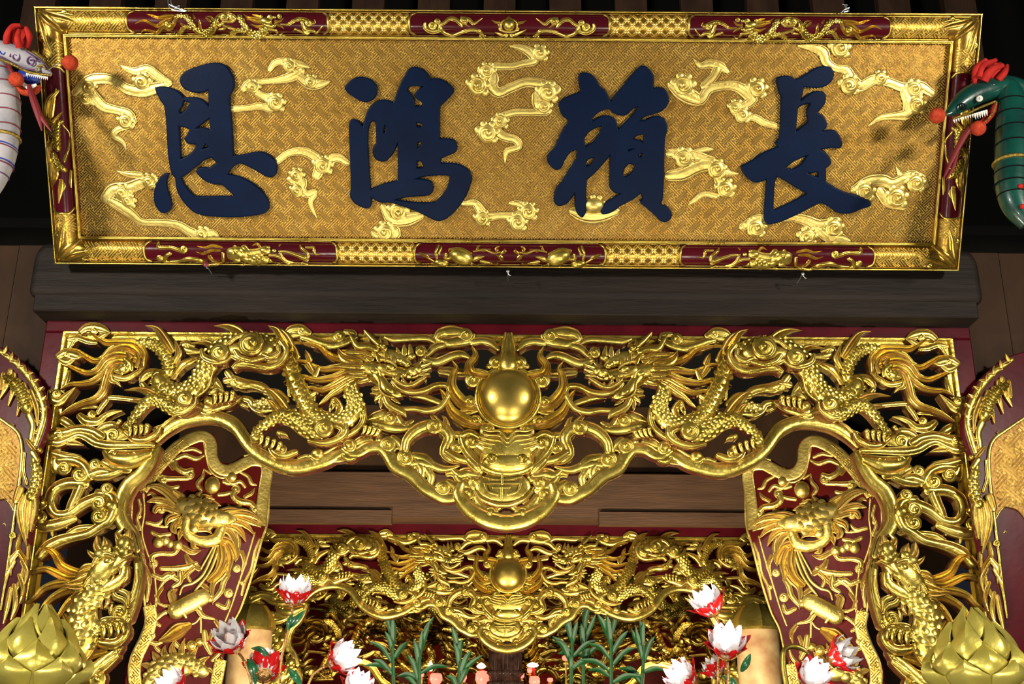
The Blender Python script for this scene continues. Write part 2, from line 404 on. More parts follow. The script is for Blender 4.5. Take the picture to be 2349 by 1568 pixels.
# ================================================================== THE PLAQUE
LEAN = R(32)
PQ = Plane((0, 4.185, 3.645), (1, 0, 0), (0, -math.sin(LEAN), math.cos(LEAN)))
c4 = [PQ.uv(82, 18), PQ.uv(2245, 31), PQ.uv(2196, 614), PQ.uv(135, 608)]
UL = (c4[0][0]+c4[3][0])/2; UR = (c4[1][0]+c4[2][0])/2; VT = (c4[0][1]+c4[1][1])/2; VB = (c4[2][1]+c4[3][1])/2
i4 = [PQ.uv(160, 88), PQ.uv(2174, 103), PQ.uv(2138, 556), PQ.uv(190, 549)]
BW = (abs(i4[0][0]-UL)+abs(UR-i4[1][0])+abs(VT-(i4[0][1]+i4[1][1])/2)+abs((i4[2][1]+i4[3][1])/2-VB))/4
PX = PQ.px(1165, 300)
print('plaque', UL, UR, VB, VT, 'band', BW, 'px', PX)
HF = .036
def fprof(x):
    if x < 0: return 0.
    if x < .05: return .030
    if x < .09: return .030-(x-.05)/.04*.014
    if x < .86:
        t = (x-.475)/.385; return .012+HF*max(0, 1-abs(t)**2.2)**.62
    if x < .90: return .012+(x-.86)/.04*.012
    if x < .985: return .024
    return .024-(x-.985)/.015*.024
def fsurf(u, v):
    d = min(u-UL, UR-u, v-VB, VT-v); return fprof(d/BW)
plaque = thing('inscribed_plaque', 'large gilded plaque with four navy brushed characters, leaning forward above the dark beam', 'plaque', PQ.mat())
# backing board
mb = MB(); mb.box(UL+.01, UR-.01, VB+.01, VT-.01, -.045, -.012); mb.build('backing_board', M['beam'], plaque)
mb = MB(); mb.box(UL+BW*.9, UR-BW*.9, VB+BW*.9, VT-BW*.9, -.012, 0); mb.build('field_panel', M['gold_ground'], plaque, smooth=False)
# frame mouldings: four mitred pieces cut in gilded and red lengths
def moulding(side, a0, a1, m0, m1, matl, name, lift=0.):
    """length of moulding from a0 to a1 along the side; m0/m1 mitre flags"""
    xs = [0, .0001, .05, .09] + [.09+.77*i/22 for i in range(1, 23)] + [.9, .985, 1.0]
    mb = MB(); rings = []; n = max(2, int((a1-a0)/.05))
    for i in range(n+1):
        row = []
        for j, x in enumerate(xs):
            d = x*BW; h = fprof(x) if j else -.02
            if x == 1.0: h = -.001
            lo = a0+(d if m0 else 0); hi = a1-(d if m1 else 0); a = lo+(hi-lo)*i/n
            if lift and .1 < x < .86: h += lift*(1 if 0 < i < n else 1)
            p = {'t': (a, VT-d), 'b': (a, VB+d), 'l': (UL+d, a), 'r': (UR-d, a)}[side]
            row.append((p[0], p[1], h))
        if side in ('t', 'r'): row = row[::-1] if side == 't' else row
        if side == 'b': pass
        rings.append(row)
    mb.ring(rings, len(xs), [0]*(len(xs)-1))
    return mb.build(name, matl, plaque, angle=60)
def ux(px, py): return PQ.uv(px, py)[0]
def vy(px, py): return PQ.uv(px, py)[1]
TOP = [(ux(298, 60), ux(758, 62)), (ux(940, 65), ux(1397, 68)), (ux(1575, 68), ux(2036, 65))]
BOT = [(ux(338, 583), ux(778, 585)), (ux(952, 588), ux(1388, 590)), (ux(1556, 588), ux(2000, 588))]
LEF = [(vy(150, 488), vy(128, 152))]; RIG = [(vy(2178, 500), vy(2205, 165))]
fr = {}
for side, cuts, lo, hi in (('t', TOP, UL, UR), ('b', BOT, UL, UR), ('l', LEF, VB, VT), ('r', RIG, VB, VT)):
    a = lo
    for (c0, c1) in cuts:
        moulding(side, a, c0, a == lo, False, M['gold_mould'], 'frame_moulding')
        o = moulding(side, c0, c1, False, False, [M['lacquer_gloss']], 'cartouche'); o['label'] = 'red lacquer cartouche let into the gilded frame'
        a = c1
    moulding(side, a, hi, False, True, M['gold_mould'], 'frame_moulding')
# thin gilded outer and inner fillets over the red lengths, and bowed rims at the ends of each cartouche
def sp(side, a, x):
    d = x*BW; return {'t': (a, VT-d), 'b': (a, VB+d), 'l': (UL+d, a), 'r': (UR-d, a)}[side]
mbf = MB(z=.001, skirt=.004, surf=fsurf)
for side, cuts, lo, hi in (('t', TOP, UL, UR), ('b', BOT, UL, UR), ('l', LEF, VB, VT), ('r', RIG, VB, VT)):
    for x, wd in ((.03, .006), (.10, .0035), (.86, .0035), (.93, .007), (.975, .004)):
        m = x*BW; a, b = lo+m, hi-m
        P = [(*sp(side, a+(b-a)*i/10, x), wd) for i in range(11)]
        mbf.stroke(P, 'o', step=.12, cap=False, hf=.8)
mbf.build('gilt_fillet', GOLD, plaque)
for side, cuts in (('t', TOP), ('b', BOT), ('l', LEF), ('r', RIG)):
    for (c0, c1) in cuts:
        for c, dr in ((c0, 1), (c1, -1)):
            mbr = MB(z=.0012, skirt=.004, surf=fsurf); P = []
            for i in range(9):
                x = .10+.76*i/8; t = (i/4-1); bow = (1-abs(t)**3)*-.010+.016*abs(t)**6
                P.append((*sp(side, c+dr*(bow+.012), x), .009))
            mbr.stroke(P, 'o', step=.006, cap=False, hf=.9)
            mbr.build('cartouche_rim', GOLD, plaque)
# ---- key-fret ground (sayagata)
def fret(unit, i0, i1, j0, j1):
    """segments of the fret in lattice units; lattice points every 5 units, alternately mirrored"""
    S = []
    for i in range(i0, i1):
        for j in range(j0, j1):
            A, B = 5*i, 5*j; mir = (i+j) % 2; sg = -1 if mir else 1
            def P(a, b): return (A+sg*a, B+b)
            arms = [[(0, 0), (-1, 0), (-1, -1), (-2, -1)], [(0, 0), (0, 1), (-1, 1), (-1, 2)], [(0, 0), (1, 0), (1, 1), (2, 1)], [(0, 0), (0, -1), (1, -1), (1, -2)]]
            for ar in arms:
                for p, q in zip(ar, ar[1:]): S.append((P(*p), P(*q)))
            if not mir:
                S.append(((A-1, B+2), (A+6, B+2))); S.append(((A+1, B-2), (A-6, B-2)))
                S.append(((A-2, B-1), (A-2, B+6))); S.append(((A+2, B+1), (A+2, B-6)))
    return S
def clipseg(p, q, x0, x1, y0, y1):
    t0, t1 = 0., 1.; dx, dy = q[0]-p[0], q[1]-p[1]
    for a, b in ((-dx, p[0]-x0), (dx, x1-p[0]), (-dy, p[1]-y0), (dy, y1-p[1])):
        if abs(a) < 1e-12:
            if b < 0: return None
        else:
            t = b/a
            if a < 0: t0 = max(t0, t)
            else: t1 = min(t1, t)
    if t0 >= t1-1e-6: return None
    return (p[0]+dx*t0, p[1]+dy*t0), (p[0]+dx*t1, p[1]+dy*t1)
UNIT = 4.78*PX
S45 = math.sqrt(.5)
ph = PQ.uv(215.9, 289.7)
def lat(a, b): return (ph[0]+(a+b)*S45*UNIT, ph[1]+(-a+b)*S45*UNIT)
def mirv(side): return 1
segs = fret(UNIT, -10, 140, -140, 10) if False else None
FX0, FX1, FY0, FY1 = UL+BW*.99, UR-BW*.99, VB+BW*.99, VT-BW*.99
def lattice_range(x0, x1, y0, y1):
    out = []
    st = 5*UNIT
    cs = [((x-ph[0])/(S45*UNIT), (y-ph[1])/(S45*UNIT)) for x in (x0, x1) for y in (y0, y1)]
    a = [(s-t)/2 for s, t in cs]; b = [(s+t)/2 for s, t in cs]
    i0, i1, j0, j1 = int(min(a)//5)-1, int(max(a)//5)+3, int(min(b)//5)-1, int(max(b)//5)+3
    res = []
    for s in fret(UNIT, i0, i1, j0, j1):
        res.append((lat(*s[0]), lat(*s[1])))
    return res
ALL = lattice_range(UL, UR, VB, VT)
mb = MB()
for p, q in ALL:
    c = clipseg(p, q, FX0, FX1, FY0, FY1)
    if c: mb.prism(c[0], c[1], UNIT*.50, UNIT*.50)
mb.build('fret_ground', M['gold_fret'], plaque, smooth=False, kind='stuff', label='raised gilded key-fret covering the plaque ground')
# the same fret bent over the corner lengths of the frame
def in_corner(u, v):
    d = min(u-UL, UR-u, v-VB, VT-v); x = d/BW
    if not .12 < x < .85: return False
    if abs(u-UL) < BW*1.15 and (abs(v-VT) < BW*1.15 or abs(v-VB) < BW*1.15): return False
    if abs(u-UR) < BW*1.15 and (abs(v-VT) < BW*1.15 or abs(v-VB) < BW*1.15): return False
    if d == VT-v: return u < TOP[0][0] or u > TOP[2][1]
    if d == v-VB: return u < BOT[0][0] or u > BOT[2][1]
    if d == u-UL: return v < LEF[0][0] or v > LEF[0][1]
    return v < RIG[0][0] or v > RIG[0][1]
mb = MB(surf=fsurf)
for p, q in ALL:
    mx, my = (p[0]+q[0])/2, (p[1]+q[1])/2
    if FX0+.05 < mx < FX1-.05 and FY0+.05 < my < FY1-.05: continue
    n = max(1, int(round(math.hypot(q[0]-p[0], q[1]-p[1])/(UNIT*.99))))
    for i in range(n):
        a = (p[0]+(q[0]-p[0])*i/n, p[1]+(q[1]-p[1])*i/n); b = (p[0]+(q[0]-p[0])*(i+1)/n, p[1]+(q[1]-p[1])*(i+1)/n)
        if in_corner(*a) and in_corner(*b): mb.prism(a, b, UNIT*.58, UNIT*.52)
mb.build('corner_fret', M['gold_fret'], plaque, smooth=False, kind='stuff')
# diamond lattice with four-petalled flowers between the cartouches
DI = BW*.36
for side, cuts in (('t', TOP), ('b', BOT)):
    for (a0, a1) in ((cuts[0][1], cuts[1][0]), (cuts[1][1], cuts[2][0])):
        mb = MB(surf=fsurf, z=0); y0, y1 = .13, .84; n = max(2, round((a1-a0)/DI)); st = (a1-a0)/n
        for k in range(-3, n+4):
            for dr in (1, -1):
                for off in (-.12, .12):
                    N = 14
                    for i in range(N):
                        xa = y0+(y1-y0)*i/N; xb = y0+(y1-y0)*(i+1)/N
                        ua = a0+(k+off)*st+dr*(xa-y0)/(y1-y0)*2*st; ub = a0+(k+off)*st+dr*(xb-y0)/(y1-y0)*2*st
                        if a0 < min(ua, ub) and max(ua, ub) < a1: mb.prism(sp(side, ua, xa), sp(side, ub, xb), .0046, .0042)
            for r_ in range(3):
                x = y0+(y1-y0)*(.25*(r_+1)); u = a0+(k+(0 if r_ % 2 == 0 else .5)+.0)*st+(.5*st if r_ % 2 == 0 else .5*st)
                if not a0+.3*st < u < a1-.3*st: continue
                for a in (45, 135, 225, 315):
                    c_ = sp(side, u, x); e = st*.15; mb.dome(c_[0]+e*math.cos(R(a)), c_[1]+e*math.sin(R(a)), st*.14, st*.09, .005, R(a), z=0, n=6, m=2, skirt=0)
        mb.build('diamond_lattice', M['gold_fret'], plaque, kind='stuff')
# corner leaves
for (cu_, cv_, sx, sy) in ((UL, VT, 1, -1), (UR, VT, -1, -1), (UL, VB, 1, 1), (UR, VB, -1, 1)):
    mb = MB(surf=fsurf, z=.001, skirt=.004)
    def K(x, y, w_): return (cu_+sx*x*BW, cv_+sy*y*BW, w_*BW)
    for P in ([K(.15, .15, .16), K(.5, .45, .30), K(.9, .8, .22), K(1.0, 1.0, .03)], [K(.2, .12, .12), K(.7, .3, .24), K(1.2, .42, .2), K(1.65, .62, .02)],
              [K(.12, .2, .12), K(.3, .7, .24), K(.42, 1.2, .2), K(.62, 1.65, .02)], [K(.5, .25, .1), K(1.0, .25, .14), K(1.35, .3, .1), K(1.5, .22, .02)],
              [K(.25, .5, .1), K(.25, 1.0, .14), K(.3, 1.35, .1), K(.22, 1.5, .02)]):
        mb.stroke(P, 'f', hf=.55)
    mb.curl(cu_+sx*1.05*BW, cv_+sy*.22*BW, BW*.13, 0, sx); mb.curl(cu_+sx*.22*BW, cv_+sy*1.05*BW, BW*.13, 0, -sx)
    mb.build('corner_leaf', GOLD, plaque)
# ---- clouds on the field
P1, P2, P3 = (0, 0, 2.45), (750, 0, 2.45), (1549, 0, 2.45)
CLOUDS = [
 (P1, 'r 430 520 40 500 455 50 580 440 50 650 458 45 720 500 50 800 512 55 870 495 50 950 470 26|r 680 368 4 720 388 24 770 400 36 830 388 44 890 430 46 955 465 26|c@2 500 490 32 0 1|c@2 492 556 32 180 -1|c@2 800 462 38 200 1|r 520 520 44 552 565 50 590 600 46 660 618 38 725 640 46 752 680 30|c@2 706 682 34 0 1|r 745 700 26 660 730 26 640 762 26 690 795 20 710 838 4'),
 (P1, 'r 1310 612 28 1400 605 28 1460 596 34 1520 610 36|c@2 1548 578 38 0 1|r 1550 545 34 1480 540 34 1425 505 36|c@2 1422 490 30 120 1|r 1368 500 26 1400 465 30 1480 458 26 1560 450 30 1640 430 46 1690 400 40|r 1518 390 20 1550 352 30 1620 345 34 1690 362 32 1738 378 8|c@2 1625 372 30 60 1|c@2 1750 462 30 180 1|r 1680 430 40 1740 470 52 1800 472 40 1852 458 8'),
 (P1, 'r 1560 905 28 1620 862 30 1700 850 42 1770 880 50 1800 930 56 1780 985 40|c@2 1815 928 40 90 1|r 1840 900 40 1900 885 40 1950 912 30|c@2 1668 985 30 200 1|r 1640 1010 44 1700 1020 44 1690 1060 44 1725 1090 36 1770 1075 24|c@2 1672 1070 30 90 -1|r 1770 1090 22 1745 1140 22 1780 1222 4'),
 (P1, 'r 598 1110 50 640 1065 56 720 1058 56 790 1030 50 868 1000 36|c@2 690 1085 38 180 1|c@2 842 1022 34 180 1|c@2 722 1130 30 200 1|r 660 960 4 720 978 26 790 985 34|r 625 1130 40 680 1160 50 745 1205 46 800 1246 32 900 1250 32 1000 1262 38 1060 1295 44 1130 1330 54 1200 1312 40 1225 1330 14|c@2 1140 1318 32 200 1'),
 (P2, 'r 1030 258 8 1100 272 34 1150 300 48 1165 342 40 1100 358 32 1040 372 32 950 372 36|c@2 1195 300 34 0 1|c@2 900 400 34 200 1|r 870 400 40 930 430 54 925 480 56 965 520 48 1040 490 44 1120 462 44 1200 470 48 1290 500 40|c@2 848 482 44 200 1|c@2 1238 520 44 20 1|r 1185 540 54 1190 590 54 1240 622 40 1150 630 32 1060 630 32 990 650 32 940 672 30|c@2 1220 598 32 0 -1|c@2 975 682 32 200 1|c@2 900 748 44 0 1|r 862 750 30 930 725 44 990 765 42 1060 785 38 1078 825 30 1010 850 26 1000 912 4'),
 (P2, 'r 318 1165 30 360 1230 50 440 1232 64 520 1212 40|c@2 400 1188 42 90 1|r 262 1310 26 320 1345 44 385 1310 54 360 1262 30|c@2 330 1305 42 180 -1'),
 (P2, 'r 765 1142 20 830 1140 34 862 1180 42 900 1216 42 980 1210 32 1060 1212 42 1110 1180 42 1080 1145 34 1030 1140 14|c@2 872 1228 34 0 -1|c@2 1130 1190 38 0 1|c@2 1070 1250 38 0 1'),
 (P2, 'r 1385 1188 40 1450 1202 74 1530 1204 74 1618 1188 40|d@1 1500 1155 60 45|c@2 1510 1150 36 0 1'),
 (P3, 'r -20 480 40 30 520 60 90 545 70 145 560 50 185 502 46 260 482 42 340 484 46 400 520 54 430 560 54 370 602 40|c@2 45 482 46 200 1|c@2 455 500 42 0 1|c@2 340 605 32 200 1|c@2 372 648 34 0 1|r 100 330 4 140 368 26 190 358 42 250 372 42 292 402 18|r 165 480 40 215 430 40 235 390 44|r 400 655 30 450 662 32 500 690 32 575 712 26'),
 (P3, 'r 690 258 8 770 268 34 830 292 48 850 350 42 900 382 32 960 392 38 990 440 48 1040 482 52 1120 445 48 1200 462 42 1280 490 42 1370 484 50 1435 520 36|c@2 922 272 42 0 1|c@2 978 480 42 180 1|c@2 1150 442 32 0 -1|c@2 1338 500 38 0 1|c@2 1352 590 40 0 1|r 1288 520 44 1312 580 54 1298 640 52 1220 652 32 1150 662 26 1085 705 5'),
 (P3, 'r -30 985 50 40 975 64 110 940 64 180 922 64 240 945 64 300 972 30 352 975 5|c@2 48 890 42 200 1|c@2 228 950 40 0 1|r 240 1000 42 268 1050 50 292 1080 40|c@2 280 1060 40 0 1|r 232 1102 25 160 1090 26 100 1130 20 72 1152 4|r -30 860 40 50 858 44 120 880 50 200 905 44|r 110 850 20 170 838 22 210 838 6'),
 (P3, 'r 1008 1062 40 1080 1022 54 1160 1012 54 1220 1030 48 1290 1000 44 1370 1000 46 1405 1042 26|c@2 1062 1078 42 0 1|c@2 1348 1030 40 0 1|c@2 1240 1110 46 0 1|r 1150 1075 44 1200 1135 50 1272 1152 45|r 1240 940 4 1270 985 26 1330 975 30 1400 990 12'),
 (P3, 'r 380 1272 36 450 1232 44 560 1222 38 660 1220 38 740 1240 48 805 1265 54 910 1242 40|c@2 450 1280 42 0 1|c@2 888 1280 40 0 1|c@2 742 1332 40 180 1|r 850 1330 40 930 1342 50 972 1352 20|r 800 1290 50 850 1330 44'),
]
for reg, t in CLOUDS:
    t = '|'.join(' '.join(a.split()[:3]+['%.1f' % (float(a.split()[3])*1.22)]+a.split()[4:]) if a[0] == 'c' else a for a in t.split('|'))
    for a in [b for b in t.split('|') if b[0] == 'c']:   # a lip of small lobes round each curl
        _, x_, y_, r_ = a.split()[:4]; x_, y_, r_ = float(x_), float(y_), float(r_)
        t += '|' + '|'.join('d %.0f %.0f %.0f' % (x_+r_*1.0*math.cos(R(g)), y_+r_*1.0*math.sin(R(g)), r_*.42)+' %.0f 0 %.0f' % (r_*.42, r_*.16) for g in (200, 250, 300, 350, 40))
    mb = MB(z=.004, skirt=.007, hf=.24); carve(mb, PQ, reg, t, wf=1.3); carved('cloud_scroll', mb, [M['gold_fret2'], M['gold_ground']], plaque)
# ---- the four brushed characters
G1, G2, G3, G4 = (340, 130, 4.125), (780, 130, 4.125), (1240, 130, 4.125), (1680, 130, 4.125)
CH = [
 (G1, 'navy brushed character, leftmost of the four on the plaque', [
 '318 255 312 205 345 155 400 120 500 85 600 60 680 58 745 85 790 140 820 210 825 270 812 320 783 370! 785 450 800 600 812 780 818 930! 900 920 1000 900 1080 895 1150 920 1205 970 1228 1030 1220 1100 1180 1135 1120 1130 1070 1100 1000 1060 930 1025 880 1008 840 1020 800 1055 765 1108! 850 1120 940 1155 1040 1220 1110 1290 1150 1370 1148 1440 1100 1480 1000 1500 850 1515 700 1512 550 1500 450 1470 370 1400 300 1300 275 1220 268 1145! 235 1105 215 1030 200 930 190 780 180 600 165 470! 120 400 90 340 75 290! 130 280 210 288 280 315 325 350 344 385! 420 380 500 390 555 425 582 460! 578 315! 540 335 480 342 410 332 350 300',
 '325 1142! 400 1090 470 1030 540 980 598 955 615 957! 655 1000! 590 1042 540 1038 490 1050 465 1080 480 1110 530 1160 600 1195 680 1207 715 1210! 820 1312! 700 1312 480 1312 430 1290 370 1220',
 '350 420! 402 438! 370 490 325 535! 310 510 335 470', '588 585! 597 682! 540 668 472 672! 530 630',
 '305 658! 350 665 403 688! 380 730 350 770! 380 820! 465 828! 440 880 390 925 322 963! 315 800', '555 825! 578 852! 525 868!',
 '210 1095! 160 1105 110 1160 75 1240 65 1320 80 1400 120 1460 170 1475 215 1450 235 1400 220 1320 195 1250 188 1180']),
 (G2, 'navy brushed character with a round dot at its top left, second from the left', [
 '50 290 90 240 150 198 230 192 300 215 345 265 358 320 345 375 300 415 240 430 180 410 110 365 65 325',
 '90 650 100 605 135 588 180 605 220 655! 240 580 270 500 330 435 400 405 460 410 510 430! 540 340 580 240 620 170 650 120 700 96 760 105 820 145 855 190 858 212! 900 200 960 210 1020 245 1075 300 1078 335 1040 385 950 475! 948 600 950 772! 1010 770 1070 778 1105 810 1112 860 1090 905 1020 935 957 965! 960 1000! 1060 1000 1150 1020 1220 1070 1250 1130 1240 1200 1200 1300 1140 1400 1060 1490 980 1540 920 1548 850 1520 770 1480 680 1440 560 1400 480 1378 410 1378 350 1362 301 1325! 303 1390 280 1425 240 1430 180 1405 130 1370 100 1310 108 1240! 105 1100 98 900 90 720',
 '330 605! 290 635 273 720 272 860 280 1000 290 1150 299 1250! 350 1222 430 1190 550 1165! 552 1000 548 820! 520 890 480 950 440 985 390 990 340 965 315 910 318 855 348 810! 345 700 338 620!',
 '640 310! 665 285 730 278 785 285! 740 310 710 350 720 390 778 432! 780 465! 712 468! 705 400 675 350',
 '430 650 437 660 428 712 417 708', '725 622! 778 635! 775 662! 730 655!', '770 800! 768 830 738 858! 740 820', '735 985! 770 990 792 1042! 732 1050!',
 '735 1148! 850 1125 1000 1120 1038 1125! 1030 1180 1005 1250 950 1320 905 1365! 830 1372 700 1368 540 1349! 620 1330 700 1320 820 1312 870 1290 890 1240 875 1190 850 1165 800 1155']),
 (G3, 'dense navy brushed character of many strokes, third from the left', [
 '360 250 355 190 375 155 420 148 480 170 530 220 560 275 610 320 640 370 663 430! 700 360 770 280 850 180 930 95 975 87 1030 120 1065 180 1070 240 1060 295! 1110 285 1170 305 1205 360 1210 420 1180 480 1120 525 1040 550 980 570 945 600! 1000 590 1060 562 1120 560 1170 590 1195 650 1190 710 1172 770! 1168 900 1165 1100 1158 1250 1152 1340 1130 1385! 1200 1420 1238 1480 1225 1530 1180 1560 1130 1550 1080 1500 1010 1440 950 1390 935 1355! 958 1345 945 1290! 880 1340 820 1375 750 1410 700 1450 640 1480 580 1485 572 1440 610 1380 680 1330 745 1292! 690 1280 655 1240 648 1180 650 1000 655 930! 600 1000 520 1090 435 1165! 430 1300 432 1440 410 1500 385 1515 345 1480 325 1420 322 1290! 290 1340 240 1390 180 1408 135 1385 125 1320 150 1230 200 1170 270 1060 335 955! 340 878! 290 900 250 940 220 990 200 1040 160 1068 110 1050 65 990 70 920 130 850 180 740 260 605! 200 550 175 490 170 435 230 385 300 355 375 330!',
 '490 575! 560 520 640 495 680 530 740 555 810 550 870 495 915 475! 880 530 800 610 730 685! 715 610 670 565 600 552 540 575 492 605!',
 '575 658! 540 740 480 810 425 845! 415 770 450 720 510 680', '508 955! 480 1000 435 1035! 432 995 460 965', '975 733! 965 805! 925 785 875 770! 920 745',
 '890 1028! 860 1085 800 1125 782 1110 790 1060 830 1015', '960 912! 945 945 920 930', '860 872! 826 888! 830 878']),
 (G4, 'navy brushed character with a long sweeping foot, rightmost of the four on the plaque', [
 '410 240 410 208 430 190 480 178 540 185 585 212! 640 190 720 140 790 100 860 88 920 102 948 150 940 210 900 260 840 290 750 295 665 290! 655 350 640 410! 690 370 740 335 800 322 855 335 875 380 865 440 830 490 800 525! 850 560 882 620 880 665 850 698! 920 688 975 705 1010 760 1028 820 1005 865 930 862 830 875! 880 910 915 960 920 1010 875 1052! 875 1175! 960 1230 1060 1275 1180 1310 1260 1345 1300 1385 1280 1415 1200 1440 1120 1475 1040 1480 970 1465 900 1415 840 1385 800 1388! 700 1440 560 1510 440 1560 340 1580 295 1550 290 1500 300 1350 315 1160! 260 1180 200 1185 140 1150 90 1090 75 1040 100 1015 170 980 290 900 420 845! 395 820 415 790 435 740 445 600 450 380! 425 310',
 '722 445! 695 500 695 570 702 610! 595 702! 600 600 612 485! 660 455', '695 935! 640 1010 555 1058! 500 1045! 580 985', '800 1088! 800 1132! 755 1120 712 1098!',
 '415 1130! 480 1165 590 1235 690 1288! 560 1360 380 1445! 385 1300 395 1180']),
]
for reg, lab, loops in CH:
    solid('brushed_character', [outline(PQ, reg, t) for t in loops], .012, .0055, M['navy'], plaque, z=.0, label=lab, res=4)
# ---- gilded reliefs in the cartouches
Q1, Q2, Q3, Q4 = (290, 20, 4.894), (920, 30, 4.698), (330, 540, 2.92), (930, 550, 2.857)
KW = dict(surf=fsurf, z=.001, skirt=.006, hf=.75)
def relief(name, reg, t, mir=False, **kw):
    a = dict(KW); a.update(kw); mb = MB(**a); carve(mb, PQ, reg, t, wf=1.15); return carved(name, mb, GOLD, plaque)
TD = '''b 590 100 34 650 90 40 720 110 50 770 170 60 800 230 64 860 270 72 930 280 74 1000 240 70 1030 180 64 1050 120 54
b 1290 90 40 1330 140 60 1360 210 70 1420 280 76 1500 300 78 1570 270 66 1590 230 50
b 1350 260 44 1260 250 46 1190 290 38 1130 318 18
b 760 220 44 690 210 40 640 260 34 590 305 20
h 590 90 30 580 170 40 520 230 40 450 220 20
h 560 90 34 470 100 44 400 110 34 340 90 26 262 68 4
h 540 120 36 470 150 44 400 200 40 330 180 30 240 140 26 145 176 4
h 500 170 40 430 220 44 370 270 40 300 250 30 230 245 24 180 280 4
c@2 505 180 44 0 1
f 860 230 30 860 170 26 850 115 4|f 800 110 26 790 90 20 775 70 4|f 720 80 24 690 70 4|f 980 150 30 940 120 24 920 95 4
f 1000 120 30 980 100 24 930 90 4|r 1050 160 24 1060 200 30 1120 170 26|f 660 180 30 690 195 4
r 1040 130 30 1080 90 40 1180 80 50 1250 110 40 1220 150 30 1120 150 30|c@2 1130 110 46 180 1|c@2 1210 105 34 0 -1
r 1060 165 20 1120 190 26 1130 230 26 1060 240 14|r 1130 200 26 1200 220 30 1260 235 20
f 600 305 14 540 290 20 470 318 6|f 610 310 14 540 318 14 480 330 6|f 1130 318 14 1060 320 10|f 1180 318 12 1230 330 6|f 1130 300 12 1080 318 6
d@3 1600 150 70 42 10|d@4 1640 200 60 30 0|d@6 1590 185 20 16|d@6 1690 200 24 18
h 1540 130 30 1470 120 36 1400 110 30 1340 70 6|h 1550 160 30 1480 150 36 1430 130 26 1380 130 4|h 1560 200 30 1500 210 30 1430 180 6|h 1560 120 20 1500 90 26 1440 75 5
r 1600 230 26 1660 240 24 1700 250 26 1720 290 26 1760 300 20 1885 338 5|c@3 1640 110 34 0 1|c@3 1745 95 28 0 1|f 1700 180 30 1750 200 22 1790 230 5|c@3 1540 100 22 0 1
f 1700 150 24 1750 150 20 1790 110 4|d@4 1690 105 24 18|r 1540 240 40 1620 300 30 1700 320 26 1760 318 10'''
TC = '''r 1760 182 10 1840 185 26 1900 150 34 1960 125 40 2040 140 50 2110 170 40|c@2 2070 170 42 180 1|r 2000 160 30 2010 200 34 2030 240 50 2100 250 36 2160 270 26 2225 200 5|c@2 2045 262 38 0 1|f 2110 180 30 2140 160 20 2130 130 6|r 1885 262 4 1920 240 20 1980 260 26 2030 290 30'''
relief('dragon_relief', Q1, TD); relief('cloud_relief', Q1, TC)
# the right-hand pair mirrors the left across the middle of the plaque
mid = (TOP[1][0]+TOP[1][1])/2
def mir_u(o, m):
    if isinstance(o, list): return [mir_u(a, m) for a in o]
    c = o.copy(); C.objects.link(c); c.parent = plaque; c.scale.x = -1; c.location.x = 2*m; return c
for o in [x for x in plaque.children if x.name.startswith(('dragon_relief', 'cloud_relief'))]: mir_u(o, (TOP[0][0]+TOP[2][1])/2)
for mirr in (0, 1):
    o = relief('cloud_relief', Q2, '''r 430 180 40 430 140 34 480 110 34 530 70 40 600 80 44 640 120 36 660 150 20|c@2 350 145 46 180 1|c@2 400 100 34 0 1|r 270 120 30 270 165 40 340 200 54 420 190 40|r 430 170 40 470 215 36 560 240 36 650 215 32 740 190 30 830 195 34 880 240 44|c@2 685 90 46 0 1|r 660 60 30 740 80 40 790 120 30 880 62 5|f 700 130 20 750 160 5|c@2 880 250 34 0 1|r 740 270 6 800 285 14 850 270 20|f 920 285 24 990 260 18 1000 285 6|f 990 290 20 1060 270 14 1110 270 5''') if not mirr else mir_u(o, mid)
relief('pearl_relief', Q2, '''d@4 1164 138 62 62|r@2 1164 210 20 1090 190 20 1085 110 20 1130 80 20 1164 70 20 1200 80 20 1245 110 20 1240 190 20 1164 210 20
f@2 1090 120 30 1030 110 24 980 85 4|f@2 1240 120 30 1300 110 24 1350 88 4|c@2 1075 180 22 0 1|c@2 1252 180 22 0 1|r@2 1190 250 30 1260 230 24 1350 185 4|r@2 1140 250 30 1070 235 24 1015 212 4|c@3 1135 240 22 0 1|c@3 1192 240 22 0 1|f@2 1164 60 50 1164 40 8|f 1060 100 16 1060 150 16 1090 190 10''')
BD = '''b 610 120 70 640 100 80 690 110 70|b 700 140 60 760 155 70 830 150 60|r 690 80 50 720 110 60 790 100 50 830 80 40|d@3 830 90 40 26|d@5 850 70 16 12|d@5 890 90 16 12
h 540 70 14 480 60 20 430 70 14 378 62 4|h 530 90 14 470 90 20 420 110 16 370 98 4|h 800 70 14 770 50 20 740 60 4|h 920 60 10 930 50 4
r 110 40 20 130 70 26 200 70 22 250 85 26 290 100 20|c@2 290 82 26 0 1|r 200 110 20 170 130 24 160 165 30 240 165 24 320 145 24 390 155 24 440 185 20|c@2 128 140 22 0 1|r 315 175 6 400 170 14|c@2 410 175 16 0 1
r 550 110 20 545 160 20 500 185 20 400 195 6|f 460 130 24 480 160 20 510 170 6|r 700 160 20 680 185 18 650 190 5|r 860 160 18 900 190 5|f 600 180 10 560 170 20 530 180 6
r 920 95 8 980 100 18 1040 120 24 1100 140 30 1110 110 26 1075 80 20 1060 60 14|c@2 1100 150 18 0 1|r 1100 70 14 1150 75 20 1160 110 16 1195 115 4|r 930 110 20 950 150 24 1000 175 20 1060 180 14 1140 195 5|r 860 120 18 920 130 20 950 160 14|f 900 190 10 950 180 16 1000 195 6
d@3 620 100 46 36|d@3 640 150 30 22'''
a = relief('unicorn_relief', Q3, BD); mir_u(a, (BOT[0][0]+BOT[2][1])/2)
